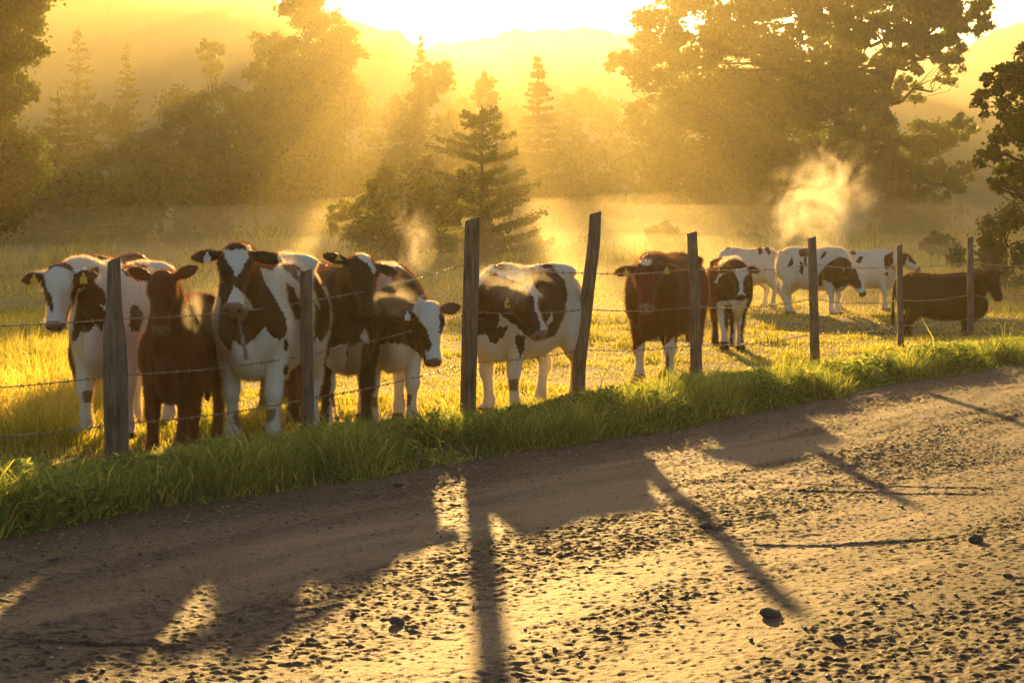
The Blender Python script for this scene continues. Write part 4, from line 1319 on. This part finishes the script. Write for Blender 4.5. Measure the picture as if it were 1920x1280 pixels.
# ------------------------------------------------------------------ hills
def hill(name, Y, pts, thick, label_seed):
    pxs = [p[0] for p in pts]; pys = [p[1] for p in pts]
    xs = np.linspace(-120, 120, 700)
    pxx = 960 + F * xs / Y
    top = np.interp(pxx, pxs, pys)
    zt = CAM_H + (460 - top) / F * Y
    zt = zt + fbm(np.column_stack([xs / 2.2, xs * 0]), 4, label_seed) * 0.9
    prof = [(-1.0, 0.0), (-.75, .28), (-.5, .6), (-.25, .88), (0, 1.0), (.35, .8), (1.0, 0.0)]
    V = []
    for dy, hh in prof:
        n2 = fbm(np.column_stack([xs / 1.8, np.full(len(xs), dy * 9)]), 4, label_seed + 3)
        V.append(np.column_stack([xs, Y + dy * thick + n2 * 2 * (abs(dy) < .9), np.maximum(zt * hh, 0) + n2 * .8 * (0.1 < hh < .99) - (2.0 if hh == 0 else 0)]))
    V = np.vstack(V); nx = len(xs)
    i = (np.arange(len(prof) - 1)[:, None] * nx + np.arange(nx - 1)[None]).ravel()
    o = np_obj(name, V, quads=np.column_stack([i, i + 1, i + nx + 1, i + nx]), mat=M['hill'], smooth=True)
    tag(o, kind='structure')


hill('hills', 190, [(-2500, -150), (0, -90), (330, -30), (430, -6), (520, 0), (620, 20), (700, 48), (740, 60), (780, 82), (860, 120), (1000, 160), (1200, 210), (1600, 180), (1750, 120), (1830, 75), (1920, 42), (2400, 0), (4500, 0)], 22, 5)
hill('hills', 238, [(-2500, 0), (600, 120), (800, 92), (900, 72), (980, 60), (1100, 58), (1220, 72), (1500, 90), (1800, 90), (4500, 60)], 18, 15)

# ------------------------------------------------------------------ haze
def air(name, box, density, colour, aniso):
    x0, x1, y0, y1, z0, z1 = box
    v = [(x0, y0, z0), (x1, y0, z0), (x1, y1, z0), (x0, y1, z0), (x0, y0, z1), (x1, y0, z1), (x1, y1, z1), (x0, y1, z1)]
    f = [(0, 3, 2, 1), (4, 5, 6, 7), (0, 1, 5, 4), (1, 2, 6, 5), (2, 3, 7, 6), (3, 0, 4, 7)]
    me = bpy.data.meshes.new(name); me.from_pydata(v, [], f)
    m = bpy.data.materials.new(name); m.use_nodes = True
    nt = m.node_tree; nt.nodes.clear()
    out = nt.nodes.new('ShaderNodeOutputMaterial'); pv = nt.nodes.new('ShaderNodeVolumePrincipled')
    pv.inputs['Density'].default_value = density
    pv.inputs['Color'].default_value = (*colour, 1)
    pv.inputs['Anisotropy'].default_value = aniso
    nt.links.new(pv.outputs[0], out.inputs['Volume'])
    me.materials.append(m)
    return tag(link(bpy.data.objects.new(name, me)), kind='stuff')


air('haze', (-140, 140, -25, 262, -3.2, 31), HAZE_DENSITY, (0.97, 0.85, 0.52), 0.6)
import bmesh
for (mx_, my_, mz_, ax_, ay_, az_, dn_, lab_) in (
        (2, 61, 0.2, 46, 26, 1.45, 0.014, 'low bright mist lying on the pasture behind the cattle'),
        (8, 74, 1.3, 34, 20, 1.9, 0.0085, 'thin lit mist hugging the far right of the pasture below the maple'),
        (-16, 72, 1.2, 30, 18, 1.6, 0.008, 'thin dim mist hugging the far left of the pasture below the trees')):
    bm = bmesh.new(); bmesh.ops.create_uvsphere(bm, u_segments=48, v_segments=24, radius=1)
    for vv in bm.verts:
        wob = 1 + 0.16 * math.sin(vv.co.x * 9 + mx_) * math.cos(vv.co.y * 7)
        vv.co = Vector((vv.co.x * ax_ + mx_, vv.co.y * ay_ + my_, vv.co.z * az_ * wob + mz_ + (0.5 * vv.co.y if mz_ < 1 else 0)))
    o = air('ground_mist', (0, 1, 0, 1, 0, 1), dn_, (0.98, 0.9, 0.62), 0.55)
    bm.to_mesh(o.data); bm.free()
    tag(o, lab_, 'mist')
o = air('mist', (-110, 110, 148, 251, -1.4, 23), 0.0055, (0.99, 0.96, 0.92), 0.5)
tag(o, 'pale fog bank in front of the wooded hills', 'mist')
o = air('mist', (-110, 110, 46, 250, -1.5, 28), MIST_DENSITY, (0.97, 0.87, 0.46), 0.52)
tag(o, 'golden morning mist lying among the trees beyond the pasture', 'mist')


# ------------------------------------------------------------------ steam
def steam(px, py, Y, rx, ry, rz, dens, label, seed, scale=1.0, thr=.5):
    c = at(px, py, Y)
    import bmesh
    bm = bmesh.new(); bmesh.ops.create_icosphere(bm, subdivisions=3, radius=1)
    for vv in bm.verts: vv.co = Vector((vv.co.x * rx, vv.co.y * ry, vv.co.z * rz))
    me = bpy.data.meshes.new('steam'); bm.to_mesh(me); bm.free()
    m = bpy.data.materials.new('steam'); m.use_nodes = True
    nt = m.node_tree; nt.nodes.clear()
    out = nt.nodes.new('ShaderNodeOutputMaterial'); pv = nt.nodes.new('ShaderNodeVolumePrincipled')
    tc = nt.nodes.new('ShaderNodeTexCoord')
    mp = nt.nodes.new('ShaderNodeMapping'); mp.inputs['Location'].default_value = (seed * 3.1, seed * 1.7, 0)
    nt.links.new(tc.outputs['Object'], mp.inputs[0])
    n = nt.nodes.new('ShaderNodeTexNoise'); n.inputs['Scale'].default_value = scale / rx ** .6 * 1.5; n.inputs['Detail'].default_value = 5; n.inputs['Roughness'].default_value = .62; n.inputs['Distortion'].default_value = 1.6
    nt.links.new(mp.outputs[0], n.inputs['Vector'])
    sc = nt.nodes.new('ShaderNodeMapping'); sc.inputs['Scale'].default_value = (1 / rx, 1 / ry, 1 / rz); nt.links.new(tc.outputs['Object'], sc.inputs[0])
    ln = nt.nodes.new('ShaderNodeVectorMath'); ln.operation = 'LENGTH'; nt.links.new(sc.outputs[0], ln.inputs[0])
    fall = nt.nodes.new('ShaderNodeMapRange'); fall.inputs['From Min'].default_value = .25; fall.inputs['From Max'].default_value = 1.0; fall.inputs['To Min'].default_value = .10; fall.inputs['To Max'].default_value = -.32
    nt.links.new(ln.outputs['Value'], fall.inputs['Value'])
    ad = nt.nodes.new('ShaderNodeMath'); ad.operation = 'ADD'; nt.links.new(n.outputs['Fac'], ad.inputs[0]); nt.links.new(fall.outputs[0], ad.inputs[1])
    mr = nt.nodes.new('ShaderNodeMapRange'); mr.inputs['From Min'].default_value = thr; mr.inputs['From Max'].default_value = thr + .40; mr.inputs['To Min'].default_value = 0; mr.inputs['To Max'].default_value = dens
    nt.links.new(ad.outputs[0], mr.inputs['Value']); nt.links.new(mr.outputs[0], pv.inputs['Density'])
    pv.inputs['Color'].default_value = (1, .95, .85, 1); pv.inputs['Anisotropy'].default_value = .6
    nt.links.new(pv.outputs[0], out.inputs['Volume'])
    m.cycles.volume_step_rate = 0.3
    me.materials.append(m)
    o = link(bpy.data.objects.new('steam', me)); o.location = c
    tag(o, label, 'steam', 'steam rising from the cattle')


steam(1548, 385, 40.5, 2.2, 1.2, 2.3, .8, 'large golden cloud of steam rising above the white cow with the dark neck', 3, 1.2, .48)
steam(772, 462, 17.5, .45, .3, .75, .8, 'thin wisp of steam rising over the back of the cow with the lowered head', 5, 1.0, .48)
steam(378, 600, 13.0, .42, .2, .32, 1.4, 'sunlit puff of breath beside the head of the red brown calf', 17, 1.2, .48)
steam(745, 570, 14.3, .42, .2, .36, 2.2, 'orange puff of breath in front of the neck of the cow with the lowered head', 9, 1.2, .48)
steam(965, 540, 16.0, .65, .25, .36, 1.8, 'sunlit breath drifting across the flank of the broadside cow', 11, 1.3, .48)
